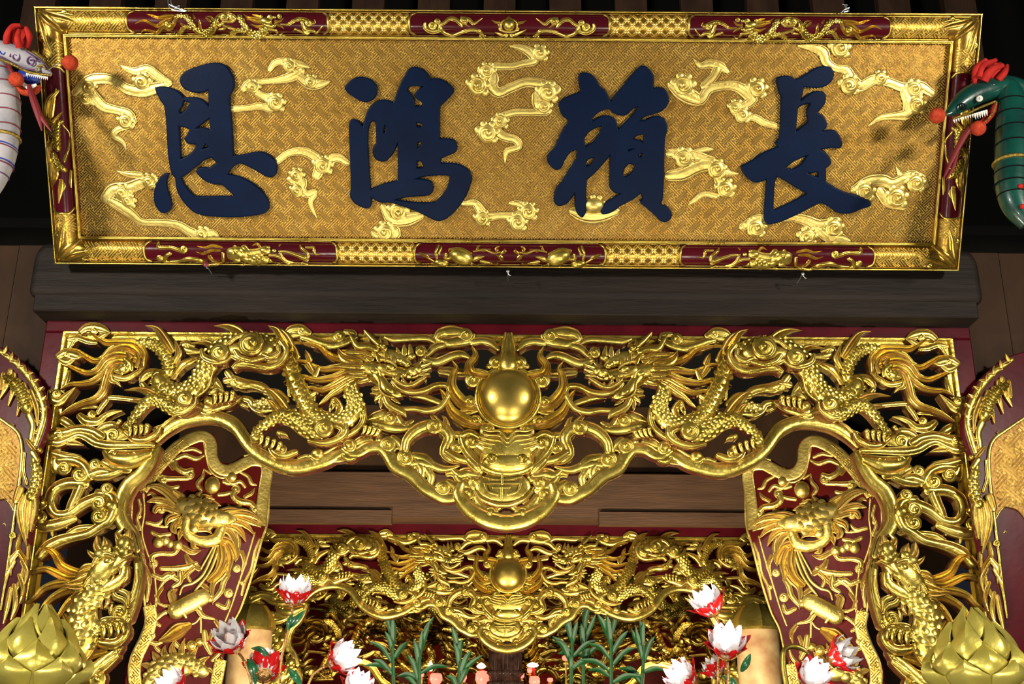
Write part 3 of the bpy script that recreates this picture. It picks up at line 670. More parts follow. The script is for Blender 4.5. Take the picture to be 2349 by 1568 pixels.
BC = '''d@3 370 100 80 52 20|f 300 60 30 360 60 40 430 80 20|f 320 100 20 390 90 30 430 110 10|f 340 130 20 400 120 24 430 100 8|r 270 80 16 270 110 20 330 100 16|d@2 240 140 54 30|r 220 30 16 205 70 18 210 110 16|r 240 40 14 225 80 14|f 100 75 10 130 90 24 160 105 10|r 150 105 10 190 130 10 220 150 10
r 450 120 24 480 105 24 515 98 8|r 500 130 20 540 140 20 590 155 8|r 350 150 20 360 170 12|r 440 150 24 490 170 8|r 450 65 10 520 55 14 580 75 14 620 70 10|f 600 70 10 600 45 22 615 35 5|f 630 80 10 650 65 22 650 50 5|f 620 90 10 630 110 24 640 125 5|f 600 90 8 620 100 18 610 110 4|f 470 55 10 480 35 14 490 30 4|f 510 60 20 560 50 5|f 160 155 14 200 160 20 250 165 8|f 560 150 14 600 150 18 620 155 6'''
a = relief('tortoise_relief', Q4, BC); mir_u(a, (BOT[1][0]+BOT[1][1])/2)
PH = '''f 350 510 14 300 570 40 285 650 40|f 340 500 8 320 580 30 310 650 30|f 300 560 10 275 600 26 275 660 26|h 290 660 40 320 690 30 370 630 8|r 330 720 30 345 700 24 370 680 20|b 350 700 24 345 760 40 350 830 36|b 330 860 24 350 920 40 385 950 30|r 300 740 20 330 760 20|f 320 800 30 300 830 40 310 900 40|f 320 900 30 330 980 50 310 1060 5|f 300 880 20 310 960 30 300 1000 5
r 375 700 8 400 750 12 400 830 14 385 900 16|f 370 1010 20 365 1060 26 355 1135 4|f 370 1010 10 385 1040 16 370 1080 4|f 410 960 20 410 1010 20 415 1050 5|f 270 700 16 290 740 20 320 770 8|f 280 800 14 300 800 24 330 830 8|d@3 355 690 12 20'''
def relief2(name, reg, t):
    mb = MB(**KW); carve(mb, PQ, reg, t, wf=1.15); return carved(name, mb, GOLD, plaque)
a = relief2('phoenix_relief', P1, PH); mir_u(a, (UL+UR)/2)

# the reliefs and rims belong to the cartouche they lie in
carts = []
for o in plaque.children:
    if o.name.startswith('cartouche') and 'rim' not in o.name:
        A = np.array([v.co[:2] for v in o.data.vertices]); carts.append((o, A.min(0), A.max(0)))
for o in list(plaque.children):
    if '_relief' in o.name or 'cartouche_rim' in o.name:
        A = np.array([v.co[:2] for v in o.data.vertices]); c = A.mean(0)*np.array([o.scale.x, 1])+np.array([o.location.x, 0])
        best = min(carts, key=lambda k: float(np.linalg.norm(np.maximum(0, np.maximum(k[1]-c, c-k[2])))))
        o.parent = best[0]
# ================================================================== BUILDING TIMBERS
def box_obj(name, x0, x1, y0, y1, z0, z1, m, parent=None, label=None, kind=None, bev=0):
    mb = MB(); mb.box(x0, x1, y0, y1, z0, z1, bev=bev); return mb.build(name, m, parent, smooth=False, label=label, kind=kind)
def zat(py, y, px=1165): return at(px, py, y)[2]
def xat(px, py, y): return at(px, py, y)[0]
# front beam with rounded ends (silhouette traced on its face)
BP = Plane((0, 4.36, 3.5), (1, 0, 0), (0, 0, 1))
beam = thing('carved_beam', 'dark weathered timber beam with rounded ends under the plaque', 'beam', BP.mat())
zb0, zb1, zb2, zb3 = (BP.uv(1165, y)[1] for y in (716, 684, 560, 540))
xl = BP.uv(62, 650)[0]; xr = BP.uv(2258, 660)[0]
def arc(cx, cy, rx, ry, a0, a1, n=8): return [(cx+rx*math.cos(R(a0+(a1-a0)*i/n)), cy+ry*math.sin(R(a0+(a1-a0)*i/n))) for i in range(n+1)]
L = arc(xr-.05, zb2-.09, .05, .09, 90, 0)+[(xr, zb1+.04)]+arc(xr-.035, zb1+.035, .035, .035, 0, -80, 4)+arc(xl+.035, zb1+.035, .035, .035, 260, 180, 4)+arc(xl+.05, zb2-.09, .05, .09, 180, 90)
mb = MB()
solid('beam_log', [L], .20, .03, M['beam'], beam, z=-.27, res=4)
mb.box(xl+.07, xr-.07, zb2-.02, zb3+.01, -.2, -.045, bev=.006); mb.build('beam_cap', M['beam'], beam, smooth=False)
mb = MB(); mb.box(xl+.03, xr-.03, zb0, zb1+.012, -.2, -.02, bev=.004); mb.build('beam_lip', M['beam'], beam, smooth=False)
# walls, ceiling and floor of the shrine
def st(o, k='structure'): o['kind'] = k; return o
zt = 4.0
mb = MB()
st(box_obj('floor', -5, 5, -2.5, 13, -.05, 0, M['timber_dark']))
for nm, s in (('wall_left', -1), ('wall_right', 1)):
    w_ = bpy.data.objects.new(nm, None); C.objects.link(w_); w_['kind'] = 'structure'
    st(w_)
    for i in range(7):
        a = 1.965+i*.19; b = a+.186
        x0, x1 = (a, b) if s > 0 else (-b, -a)
        mb = MB(); mb.box(x0, x1, 4.56+.004*(i % 2), 4.62, .0, 3.66, bev=.004); mb.build('wall_board', M['timber_dark'], w_, smooth=False)
st(box_obj('wall_back', -5, 5, 12.9, 13, 0, 7, M['timber_dark']))
st(box_obj('ceiling', -5, 5, 5.0, 13, 3.95, 4.0, M['black']))
M['rafter'] = mat('rafter_timber', (.06, .030, .017), .7, 0, (.035, .017, .010), 5, .3, 18, stretch=(3, .5, 1), spec=.2)
roof = thing('roof_frame', 'row of brown rafters in the dark above the plaque', 'rafters')
mb = MB(); mb.box(-5, 5, 5.9, 6.0, 3.9, 7.5); mb.build('roof_dark_sheet', M['black'], roof, smooth=False)  # black sheet paints in the unlit dark behind the rafters
for i in range(-7, 8):
    cx = (xat(1165+151*i+ (-19), 12, 5.3)); mb = MB(); mb.box(cx-.088, cx+.088, 5.3, 5.36, 5.12, 6.2, bev=.006)
    mb.build('rafter', M['rafter'], roof, smooth=False)
# second timber beam deeper in, over the inner screen
B2 = 7.95
bm2 = thing('carved_beam', 'brown beam seen through the front screen, over the inner gilded screen', 'beam', Matrix.Translation((0, B2, 0)))
z0, z1, z2 = zat(1203, B2), zat(1188, B2), zat(1082, B2)
mb = MB(); mb.box(-2.4, 2.4, -.0, .25, z1, z2, bev=.01); mb.build('beam_face', M['timber'], bm2, smooth=False)
for a_, b_ in ((-2.0, -.82), (.64, 2.0)): mb = MB(); mb.box(a_, b_, -.03, .05, z0, z1+.05, bev=.006); mb.build('beam_lip', M['timber'], bm2, smooth=False)
mb = MB(); mb.box(-2.4, 2.4, .06, .2, z2, 3.95); mb.build('beam_infill', M['timber_dark'], bm2, smooth=False)
t = thing('neon_tube', 'thin red glowing tube behind the tip of the central pearl', 'light')
mb = MB(); p, q = at(1095, 803, 6.8), at(1240, 805, 6.8); mb.tube([p, q], .006, n=8)
M['neon'] = mat('red_neon', (.8, .02, .02), emis=(1, .03, .02), es=1.2)
mb.build('tube', M['neon'], t)
# ================================================================== THE FRONT SCREEN
SC = Plane((0, 4.5, 2.9), (1, 0, 0), (0, 0, 1))
FU = 1.872; FT = SC.uv(1165, 769)[1]; RT_ = SC.uv(1165, 728)[1]; ZB = -2.9
rz = SC.uv(230, 1026)[1]
def frame_at(mw, label, back=0):
    t = thing('screen_frame', label, 'frame', mw)
    mb = MB(); mb.box(-1.957, 1.957, FT+.0, RT_+.03, -.09, .0, bev=.006); mb.build('top_rail', M['lacquer'], t, smooth=False)
    for s in (-1, 1):
        mb = MB(); a, b = sorted((s*1.957, s*(FU+.0))); mb.box(a, b, ZB, FT, -.09, .0, bev=.006); mb.build('post', M['lacquer'], t, smooth=False)
    mb = MB(); mb.box(-FU-.004, FU+.004, FT-.011, FT+.003, -.05, .008, bev=.003); mb.build('gilt_bead', M['gold'], t, smooth=False)
    for s in (-1, 1):
        mb = MB(); a, b = sorted((s*(FU-.009), s*(FU+.006))); mb.box(a, b, ZB, FT, -.05, .008, bev=.003); mb.build('gilt_bead', M['gold'], t, smooth=False)
    mb = MB(); mb.box(-FU, FU, FT-.030, FT-.009, -.05, -.012); mb.build('inner_ledge', M['gold'], t, smooth=False)
    for s in (-1, 1):
        mb = MB(); a, b = sorted((s*(FU-.008), s*(FU-.03))); mb.box(a, b, ZB, FT, -.05, -.012); mb.build('inner_ledge', M['gold'], t, smooth=False)
    return t
frame1 = frame_at(SC.mat(), 'red lacquer frame with gilt bead around the large front carved screen')
val = thing('carved_valance', 'large gilded openwork valance of two dragons facing a pearl, nearest one', 'carving', SC.mat())
A_, B_, C_ = (80, 700, 3.915), (600, 720, 3.915), (900, 740, 3.137)
def subthing(name, parent, label=None):
    o = bpy.data.objects.new(name, None); C.objects.link(o); o.parent = parent; o.empty_display_size = .05; return tag(o, label)
DL, DRR = subthing('dragon', val, 'gilded dragon facing right towards the pearl'), subthing('dragon', val, 'gilded dragon facing left towards the pearl')
def both(name, reg, t, z=0., skirt=.045, hf=.8, label=None, mats=None, wf=1.12):
    mb = MB(z=z, skirt=skirt, hf=hf); carve(mb, SC, reg, t, wf=wf)
    dr = name.startswith('dragon') or name == 'whisker'; nm = name.replace('dragon_', '')
    for o in carved(nm, mb, mats or GOLD, DL if dr else val, label):
        m = mirror_of(o, DRR if dr else val); m.name = nm
# low bottom border, a smooth swelling rib
mb = MB(z=-.005, skirt=.045, hf=.6)
both('border_rib', A_, 'q 1080 1200 60 1140 1130 90 1220 1065 110 1330 1015 110 1500 990 104 1650 1000 104 1780 1060 116 1850 1140 110 1910 1230 110 2000 1320 110 2130 1390 120 2300 1438 128 2450 1425 120 2620 1370 124 2740 1300 110 2870 1305 100 2960 1280 96', z=-.012, hf=.5)
both('border_rib', B_, 'q 740 1200 70 800 1240 90 870 1235 90 950 1190 96 1060 1190 96 1140 1260 110 1200 1360 110 1310 1415 110 1390 1480 110 1450 1545 100 1530 1590 100 1640 1640 100 1740 1640 80', z=-.006, hf=.5)
both('border_rib', C_, 'q 495 1170 56 478 1225 84 520 1300 96 590 1360 104 690 1410 112 790 1432 116 830 1434 116', z=.0, hf=.5)
# cloud net
CL = [(A_, 'r 430 240 46 480 208 60 560 205 66 630 225 50 680 252 14|r 590 300 40 640 270 40 680 252 16|c@4 545 235 42 0 1'),
 (A_, 'r 225 465 46 280 435 60 340 450 60 400 465 50 438 455 14|r 245 500 40 300 520 56 350 490 40|c@4 300 448 38 0 1'),
 (A_, 'r 150 790 46 160 850 60 230 870 70 290 820 46 370 745 8|c@4 205 805 46 0 1'),
 (A_, 'r 400 990 50 460 1035 70 560 1040 60 630 985 44 700 955 36 775 942 8|c@4 505 975 42 0 1|r 385 915 30 450 895 50 545 905 24'),
 (A_, 'r 115 1190 60 180 1160 80 280 1150 70 400 1118 62 520 1135 56 600 1180 66|r 150 1230 50 230 1240 60 330 1200 50 400 1170 50 470 1190 50 560 1240 60 680 1262 60 860 1262 50 1060 1262 40|c@4 230 1170 50 180 1|f 300 1235 44 370 1240 40 450 1262 6'),
 (A_, 'd 700 1160 150 90 0 30|c@6 705 1165 76 180 1|r 560 1120 40 620 1080 50 700 1070 50 780 1090 40|r 590 1210 50 680 1250 50 780 1230 50|c@6 780 1080 40 0 1'),
 (A_, 'r 945 690 20 965 650 60 1010 610 66 1080 590 50|r 960 700 40 1010 760 60 1060 740 40|c@22 1120 645 70 0 1|r@20 1060 690 40 1140 690 46 1220 660 30'),
 (A_, 'r 1420 360 30 1350 340 60 1320 370 50 1380 400 60 1480 410 30|c 1370 370 34'),
 (A_, 'r 1715 670 50 1770 660 60 1860 700 80 1950 705 60 2040 730 60 2110 790 50 2130 850 46 2060 870 40 1960 860 30|c@4 1800 685 56 0 1|r 1730 600 50 1760 640 50|r 1870 830 40 1930 850 50 1960 900 50 2030 930 60 2120 930 40|r 1840 870 30 1900 900 30'),
 (A_, 'r 1490 690 60 1500 740 60 1580 760 70 1650 740 50 1690 765 14|c@6 1558 700 64 0 1|r 1590 650 60 1640 700 50 1670 740 30'),
 (A_, 'd 1560 900 60 50 0 20|r 1480 900 60 1540 940 66 1640 910 60 1740 880 56 1830 830 40'),
 (A_, 'r 1200 1040 30 1150 1080 36 1060 1110 30|r 640 820 30 780 830 34 960 850 30|r 640 850 40 600 900 40 560 960 30|r 300 300 30 380 290 36 470 320 40 540 330 30|r 330 350 20 350 310 30 420 290 20'),
 (A_, 'r 300 590 24 290 650 40 265 720 40 250 760 20|r 330 340 20 310 380 24 300 420 20|r 250 1030 60 300 1060 60 340 1080 30'),
 (B_, 'r 220 180 20 270 150 60 350 140 66 420 175 50|r 240 200 40 330 190 50|r 370 215 40 450 235 56 540 270 60 640 290 60 740 265 64 800 240 50 855 215 24|c@4 365 165 40 180 1|c@4 700 210 58 0 1|r 760 170 40 830 180 44 850 215 20|f 460 300 14 540 300 34 620 310 30'),
 (B_, 'r 1110 215 16 1180 238 38 1280 232 44 1400 222 50 1500 225 50 1560 260 30|r 1580 215 50 1610 180 70 1700 165 90 1790 165 60|r 1600 240 50 1680 265 76 1790 250 90 1880 240 56 1905 200 30|c@4 1830 200 70 0 1|r@2 1900 260 56 1970 250 54 2050 265 54 2120 320 36|r 1640 280 56 1570 300 56 1510 350 50 1450 400 50|r 1480 420 56 1560 440 60 1640 415 60 1720 380 60 1800 370 54 1890 412 10|c@8 1430 350 58 0 1'),
 (B_, 'f 1610 500 50 1680 505 60 1760 520 60 1870 525 50|r 1480 680 50 1560 650 60 1640 650 50|r 1340 720 40 1450 735 50 1520 760 46 1600 790 40'),
 (B_, 'd 1140 930 110 60 10 16|c@6 1150 930 64 0 1|r 950 940 30 1010 915 60 1090 885 60|r 960 965 40 1050 985 66 1150 1010 76 1250 1020 66 1350 1010 44 1430 1025 8|r 1220 920 40 1280 990 50 1350 960 30'),
 (B_, 'r 1050 1090 50 1080 1150 66 1150 1200 60|c@8 1130 1170 76 0 1|r 1180 1110 50 1240 1160 50 1260 1220 36|r 960 1120 60 900 1130 70 860 1150 60'),
 (B_, 'c@10 790 1180 66 180 1|r 690 1180 50 720 1260 60 800 1290 50 850 1250 40|f 640 1310 30 700 1290 50 760 1300 20'),
 (B_, 'd@8 500 1250 60 48 0 34|r@4 440 1270 30 490 1300 40 560 1285 36|r@4 330 1290 20 400 1270 24 450 1285 20'),
 (B_, 'd 1290 1310 110 80 0 18|c@8 1285 1290 80 0 1|r 1180 1240 24 1200 1200 34 1260 1200 20|r 1220 1370 50 1330 1380 50 1420 1340 40|r 1370 1270 60 1460 1290 70 1530 1350 60 1620 1385 56 1700 1380 36 1770 1360 16|r 1400 1330 66 1440 1400 66 1430 1480 60 1480 1540 66'),
 (C_, 'c@6 360 1190 60 0 1|r 250 1060 50 280 1110 46 270 1160 40 310 1210 30|r 410 1150 50 460 1190 60 440 1250 50|r 120 1010 40 200 1000 60 270 1020 50|c@8 85 985 50 0 1'),
 (C_, 'c@8 545 1230 48 0 1|r 500 1170 40 560 1180 40 600 1220 30|c@8 712 1370 56 180 1|r 600 1250 50 640 1310 60 700 1340 40|r 590 1290 36 600 1350 40 650 1380 40|r 760 1330 40 800 1300 50 830 1310 40|r 680 1265 30 700 1290 20'),
 (C_, 'r 440 1060 30 480 1090 60 540 1075 66 620 1090 60 680 1050 50|r 470 1110 50 520 1160 60 590 1190 60|c@10 590 1150 46 0 1|r 560 1100 50 640 1120 60 660 1080 50|f 400 1080 34 430 1075 40 470 1100 30|r 640 1190 30 690 1240 40 780 1260 40'),
]
for reg, t in CL:
    up = t.startswith(('r 430 240', 'r 225 465', 'r 150 790', 'r 220 180', 'r 1110 215', 'r 115 1190')); both('cloud_scroll', reg, t, z=.012 if up else -.008, skirt=.06 if up else .045, hf=.50, wf=1.36)
both('cloud_scroll', A_, '''d 1700 490 120 64 0 40|d 1860 440 130 84 0 60|d 2010 440 170 100 0 70|d 2170 510 110 80 0 40
r@16 1535 450 30 1560 510 50 1640 545 56 1730 545 56 1800 500 50 1850 520 50|c@30 1700 480 84 0 1|c@44 1985 415 112 0 1
r@10 1820 600 40 1860 570 50 1960 570 60 2060 590 60 2160 590 60 2240 540 60 2280 450 50 2230 370 40|r@26 2090 500 36 2150 520 44 2220 480 40 2220 420 30|r@30 1840 470 40 1880 520 44 1980 550 44 2080 530 40|r@30 1790 400 30 1850 350 40 1940 320 40''', z=.055, hf=.55, skirt=.06)
# vine-like small dragon below the pearl
both('serpent_scroll', B_, 'r 1290 1210 70 1305 1140 80 1360 1070 96 1440 1020 106 1540 1005 110 1640 1040 110 1690 1110 106 1660 1190 96 1640 1250 80 1700 1300 76 1790 1310 70 1870 1320 40|c@14 1550 1015 72 0 1|f 1580 970 60 1540 920 40 1500 885 6|f 1660 1000 60 1650 940 34 1620 912 6|f 1480 1000 40 1470 970 20 1455 955 5|c@14 1760 1200 66 0 1|r 1700 1240 60 1760 1290 66 1850 1300 50|r 1700 1080 60 1790 1090 70 1850 1100 50', z=0., hf=.7)
# dragon
DR = []
both('dragon_tail', A_, '''h 985 540 50 985 440 70 900 355 84 760 345 84 660 345 66 590 310 42 495 250 6
h 950 560 50 930 430 70 820 380 84 700 420 84 620 490 66 540 505 54 440 450 44 380 412 32 270 395 6
h 920 500 60 850 460 80 740 450 90 640 500 80 570 590 66 480 615 50 400 588 40 330 555 26 275 540 6
h 850 540 60 770 510 80 690 550 80 620 630 72 530 690 60 430 710 50 330 715 36 240 758 6
h 760 530 60 690 580 80 650 680 80 620 780 74 550 850 66 430 885 50 330 930 38 235 985 8
r 690 620 24 730 650 44 830 665 52 930 610 46 985 560 30|b@6 750 600 50 810 590 90 870 550 80|o@12 830 500 40 870 540 60 880 590 40|f@14 870 480 50 850 450 30|f@14 930 560 40 950 500 30 930 440 5
r 700 640 50 710 680 60 750 700 34 780 738 6''', z=.012, hf=.66)
both('dragon_body', A_, '''b 930 345 56 1020 345 84 1110 380 106 1180 460 116 1215 540 116 1210 620 100
b@4 1130 690 150 1170 760 170 1270 810 176 1380 790 176 1470 710 160 1530 600 160 1600 470 170 1740 380 180 1900 350 190 2060 370 190 2200 430 180 2290 540 160 2330 650 150
r@4 1230 770 30 1330 880 40 1450 830 44 1560 740 40 1600 620 34 1680 520 30''', z=.012, hf=.8)
both('dragon_body', B_, '''b 300 590 160 360 720 160 420 840 160 500 930 150 640 985 150 780 950 160 850 860 156 840 770 140 790 700 110 830 640 90
r@8 850 660 26 890 780 44 925 880 50 915 980 54 860 1050 50 760 1110 44 660 1150 36|r 480 740 30 480 840 36 560 930 36 660 960 30|r 250 640 24 260 740 30''', z=.016, hf=.8)
both('dragon_leg', A_, '''b 1440 880 90 1360 930 120 1250 940 120 1140 870 120 1060 860 110 980 930 90 910 1020 76 860 1090 56
c@34 1375 870 74 0 1|r@14 1240 970 30 1340 985 44 1440 920 44 1465 850 30''', z=.024)
both('dragon_leg', B_, '''b 620 1080 90 520 1090 140 400 1030 150 280 940 146 180 930 124 90 980 100 0 1040 76 -60 1110 60
c@40 580 1060 86 0 1|r@14 440 1160 30 560 1180 50 680 1150 60 760 1090 60 770 1020 40|r@16 640 1010 40 740 1060 50 700 1130 40''', z=.026)
both('dragon_leg', A_, 'b 1990 930 60 1960 960 40|b 2350 1000 0 2340 1000 1' if False else 'r 2080 780 60 2180 800 80 2260 860 60|b 1980 900 60 2080 880 90 2180 900 80', z=.004)
FIN = '''f 1240 420 60 1190 340 76 1130 250 60 1080 212 30 1008 200 4|f 1270 520 40 1305 450 56 1290 380 36 1268 320 4|f 1280 560 20 1310 510 24 1315 460 4|f 1190 380 30 1200 330 4
f 1900 310 90 1820 240 80 1730 205 50 1625 202 4|f 2000 330 80 1980 280 46 1940 248 4|f 2330 420 60 2260 300 74 2190 235 40 2112 203 4|f 2240 400 50 2180 350 40 2150 330 4|f 1640 400 70 1560 355 56 1500 350 30 1418 356 4|f 1690 350 50 1700 310 30 1690 300 4
f 1290 620 40 1340 550 66 1430 505 50 1510 480 8|f 1260 660 50 1310 580 40 1395 520 6|f 1120 840 70 1030 790 70 940 768 40 820 776 4|f 1000 890 50 930 870 40 862 878 5|f 1190 870 50 1130 800 50 1065 735 5
f 2280 980 80 2210 880 80 2130 800 60 2080 760 5|f 2200 980 60 2150 900 50 2090 860 5|f 1600 600 40 1620 540 30|f 2110 420 30 2090 320 20'''
both('dragon_fin', A_, FIN, z=.024, hf=.7)
both('dragon_fin', B_, 'f 260 330 60 200 240 76 140 160 50 72 126 4|f 330 400 50 310 330 30 290 300 4|f 440 430 50 420 380 40 405 345 5|f 490 560 50 520 500 30|f 240 900 80 170 800 80 100 720 50 50 680 5|f 200 940 60 130 860 50 70 790 5|f 390 930 70 370 850 50 300 765 5|f 700 900 50 710 840 50 660 780 36 615 850 5|f 640 930 40 580 900 30 560 880 4|f 430 480 60 470 540 40 510 560 5|f 460 740 40 500 720 30 515 740 4', z=.028, hf=.7)
CLAW = lambda x, y: ' |'.join(f't@40 {x+i*52} {y-6*i} {100+4*i} 88' for i in range(4))
both('dragon_claw', A_, CLAW(880, 1120)+'|d@20 850 1090 50 40 0 40|r@14 820 1150 44 900 1210 56 1000 1215 60 1090 1170 60 1130 1110 30|t@38 790 1060 150 70', z=0.)
both('dragon_claw', A_, CLAW(1640, 830)+'|d@24 1580 880 50 44 0 40', z=0.)
both('dragon_claw', B_, '|'.join(f't@40 {20+i*55} {1120+i*22} {110+6*i} 84' for i in range(4))+'|d@24 -40 1130 50 40 0 40|r@20 70 1180 30 130 1260 60 220 1280 60 310 1250 50|c@24 190 1230 50 0 1|t@36 170 1090 20 90', z=0.)
both('dragon_claw', B_, '|'.join(f't@34 {940+i*42} {1030+i*10} {115+6*i} 76' for i in range(4)), z=0.)
both('dragon_claw', B_, 'r@10 620 880 20 640 800 36 680 790 36 700 850 30 690 920 30|t@20 650 800 100 80|t@20 690 830 110 90', z=0.)
both('dragon_mane', B_, '''h 820 430 60 740 425 66 660 405 60 590 365 50 530 310 40 460 285 30 365 268 4
h 900 480 60 800 490 76 660 500 66 560 510 50 470 478 38 400 440 28 285 430 4
h 900 540 60 780 545 80 640 590 70 500 605 50 380 575 38 290 590 26 205 625 4
h 900 570 60 780 590 76 670 650 70 550 695 50 450 675 34 335 700 4
h 920 600 60 820 620 70 720 680 66 630 740 50 570 790 36 515 832 4
f 760 540 40 700 500 50 640 480 4|f 950 610 40 1000 600 50 1060 640 40|f 860 610 40 920 590 50 1000 590 20|h 1000 380 50 900 350 60 800 360 50 700 335 5
f@8 860 470 60 780 430 90 720 380 60 697 335 5|f@10 980 420 60 900 400 70 820 420 30|f@10 900 520 50 820 500 60 760 480 5''', z=.022, hf=.72)
H_ = (740, 760, 4.481)
both('whisker', B_, 'r 1180 620 34 1240 680 46 1340 712 50 1460 700 50 1560 655 50 1650 650 50 1690 700 46 1660 780 46 1600 850 46 1490 880 50 1380 862 44 1280 862 34 1180 830 26', z=.018)
both('dragon_head', H_, '''o 370 400 100 440 395 150 530 400 160 610 430 120|o@8 540 260 90 640 265 130 750 290 140 850 330 120 900 375 70|o@6 620 400 120 730 430 130 830 455 130 930 460 130 1000 440 110
d@34 935 455 58 46 0|d@40 995 440 42 38|d@40 855 492 26 26|d@44 925 494 13 11|r@30 585 335 20 620 325 36 690 340 42 745 370 36 778 412 14|d@30 708 408 48 30 20|r@32 640 425 8 700 446 14 765 425 10
f@30 600 335 54 580 300 40 556 252 5|f@30 665 330 54 665 280 44 640 226 5|f@30 735 350 54 740 310 40 728 272 5|d@24 860 360 46 30 20|d@26 800 335 36 26|d@22 880 385 30 20
f@18 790 250 44 780 225 36 768 198 8|f@18 850 260 56 850 220 50 848 178 22|f@18 920 280 60 915 230 50 905 172 22|c@20 1012 240 54 0 1|d@20 925 292 44 36|r@16 980 200 24 1040 190 30 1075 240 20
r@26 740 515 30 800 560 44 870 590 40 940 578 44 1005 540 46 1065 505 28|f@24 1000 400 50 1060 382 46 1115 362 20|f@24 1010 440 46 1065 430 40 1120 412 14|f@22 1010 470 40 1060 470 34 1110 470 5|f@26 955 385 40 1000 362 30 1025 340 5|f@20 1030 510 30 1060 530 24 1070 560 5
f@28 800 480 34 780 530 34 830 592 5|f@28 850 545 30 870 570 24 905 592 5|f@28 920 555 26 950 588 5|r@24 770 470 14 760 520 16 790 560 14|f@26 840 500 24 830 550 20 850 580 4
o@4 560 470 100 620 535 110 660 600 120 720 640 110 780 668 80 818 680 24|r@16 470 432 22 485 402 28 540 396 28 592 430 28 605 478 22|d@14 540 440 44 26 10|r@20 560 480 16 590 540 20 600 620 20 650 680 20 740 710 16|f@10 730 710 44 770 740 34 806 762 5|d@26 700 640 50 30 30
f 590 590 60 540 600 40 505 606 5|f 590 640 60 540 645 36 494 652 5|f 600 670 60 560 700 40 538 730 5|f 630 690 70 605 740 50 606 812 5|r@4 650 700 70 690 770 84 780 820 74 840 856 50 862 892 16
f@14 380 330 100 280 310 120 210 270 80 172 200 5|f@16 520 310 46 440 300 50 340 295 5|f@16 500 270 50 420 240 50 330 235 50 220 250 8|f@14 440 480 60 340 478 50 228 485 5|f@14 460 520 60 400 540 50 348 552 5|f@16 420 440 60 320 445 50 250 450 5|f@16 400 380 60 290 378 60 138 388 5|f@18 500 330 30 460 290 30 450 265 5''', z=.024, hf=.62, wf=1.)
both('dragon_horn', H_, 'o@16 560 220 66 460 190 62 370 190 60 325 120 44 280 38 7|o@18 650 215 54 580 165 50 510 100 44 445 30 20|d@26 625 192 38 34|f@24 610 175 44 600 140 34 604 98 5|d@26 590 200 22 20', z=.03, hf=.8)
# pearl and its flames
pu, pv = SC.uv(1165.5, 913.5); pr = SC.px(1165, 913)*66
mb = MB(z=.03, skirt=.06); mb.dome(pu, pv, pr, pr*1.02, pr*.55, n=48, m=14); mb.build('pearl', [M['gold_smooth'], M['gold_side']], val, label='smooth gilded domed pearl')
mb = MB(z=.024, skirt=.06); P = [(pu+pr*1.08*math.cos(a), pv+pr*1.08*math.sin(a), pr*.17) for a in np.linspace(0, 2*math.pi, 33)]; mb.stroke(P, 'o', cap=False); mb.build('pearl_ring', GOLD, val)
both('flame', C_, 'h 700 400 70 630 390 90 570 370 80 555 310 60 600 250 46 575 178 5|c@10 578 425 56 0 1', z=.02)
both('flame', C_, 'h 600 610 70 520 590 90 460 530 84 428 460 70 440 380 50 462 330 30 433 282 5|c@10 558 580 48 0 1|f@4 500 640 20 560 630 24 620 640 10', z=.016)
both('flame', C_, 'h 650 740 70 570 730 90 490 690 86 430 640 70 400 580 50 372 520 36 340 478 5|c@10 600 715 46 180 1|r@4 620 640 20 550 660 24 500 650 14', z=.012)
both('flame', C_, 'c@16 742 300 48 0 1|f@4 690 330 30 720 290 30 760 260 24', z=.016)
mb = MB(z=.03, skirt=.05); carve(mb, SC, C_, 'o 834 325 150 834 270 120 834 210 80 836 150 56 837 105 40|f@20 834 320 12 834 270 18 836 220 4|f@20 790 315 10 800 280 14 806 250 3|f@20 880 315 10 868 280 14 862 250 3|r@-2 700 330 40 760 300 50 790 240 30 800 160 22 815 90 16|r@-2 968 330 40 908 300 50 878 240 30 872 160 22 858 90 16'); mb.build('flame_tip', GOLD, val)
# lion mask beneath the pearl
both('mask_curl', C_, 'c@10 685 790 58 0 1|c@8 572 866 50 0 1|c@20 722 992 46 180 -1|r 500 840 50 520 900 66 560 960 70 610 1010 66 690 1060 60 780 1085 50 830 1088 50|r@4 500 820 40 560 800 50 620 830 40|r@12 640 880 24 690 900 34 720 940 24|f@16 610 920 24 650 960 30 640 1010 20|r@6 560 1000 60 610 1050 60 640 1080 30|c@4 470 905 46 0 1|r@2 400 940 50 470 980 60 550 1000 50', z=.016)
mb = MB(z=.012, skirt=.05); carve(mb, SC, C_, 'd 830 900 260 140 0 60|d@6 830 1010 190 80 0 50'
 + ''.join('|r@%d %d %d 10 %d %d 20 %d %d 22 830 %d 22 %d %d 22 %d %d 20 %d %d 10' % (34-2*k, 655-12*k, 790+24*k, 700-8*k, 800+27*k, 775, 800+34*k, 850+30*k, 885, 800+34*k, 960+8*k, 800+27*k, 1005+12*k, 790+24*k) for k in range(5)))
mb.build('mask', GOLD, val)
mb = MB(z=.01, skirt=.05); carve(mb, SC, C_, 'd 795 1180 200 115 0 16|r@4 600 1220 30 640 1270 34 740 1310 34 800 1316 34 860 1310 34 950 1270 34 1000 1220 30|l@16 660 1118 12 740 1135 14 795 1138 14 850 1135 14 930 1118 12|l@16 790 1105 16 790 1170 16|l@16 665 1165 14 925 1165 14|l@16 665 1165 14 690 1220 14 760 1245 14|l@16 925 1165 14 900 1220 14 830 1245 14|l@16 725 1195 13 845 1195 13|l@16 787 1195 15 787 1280 15|l@16 700 1140 10 880 1140 10'); mb.build('medallion', GOLD, val)
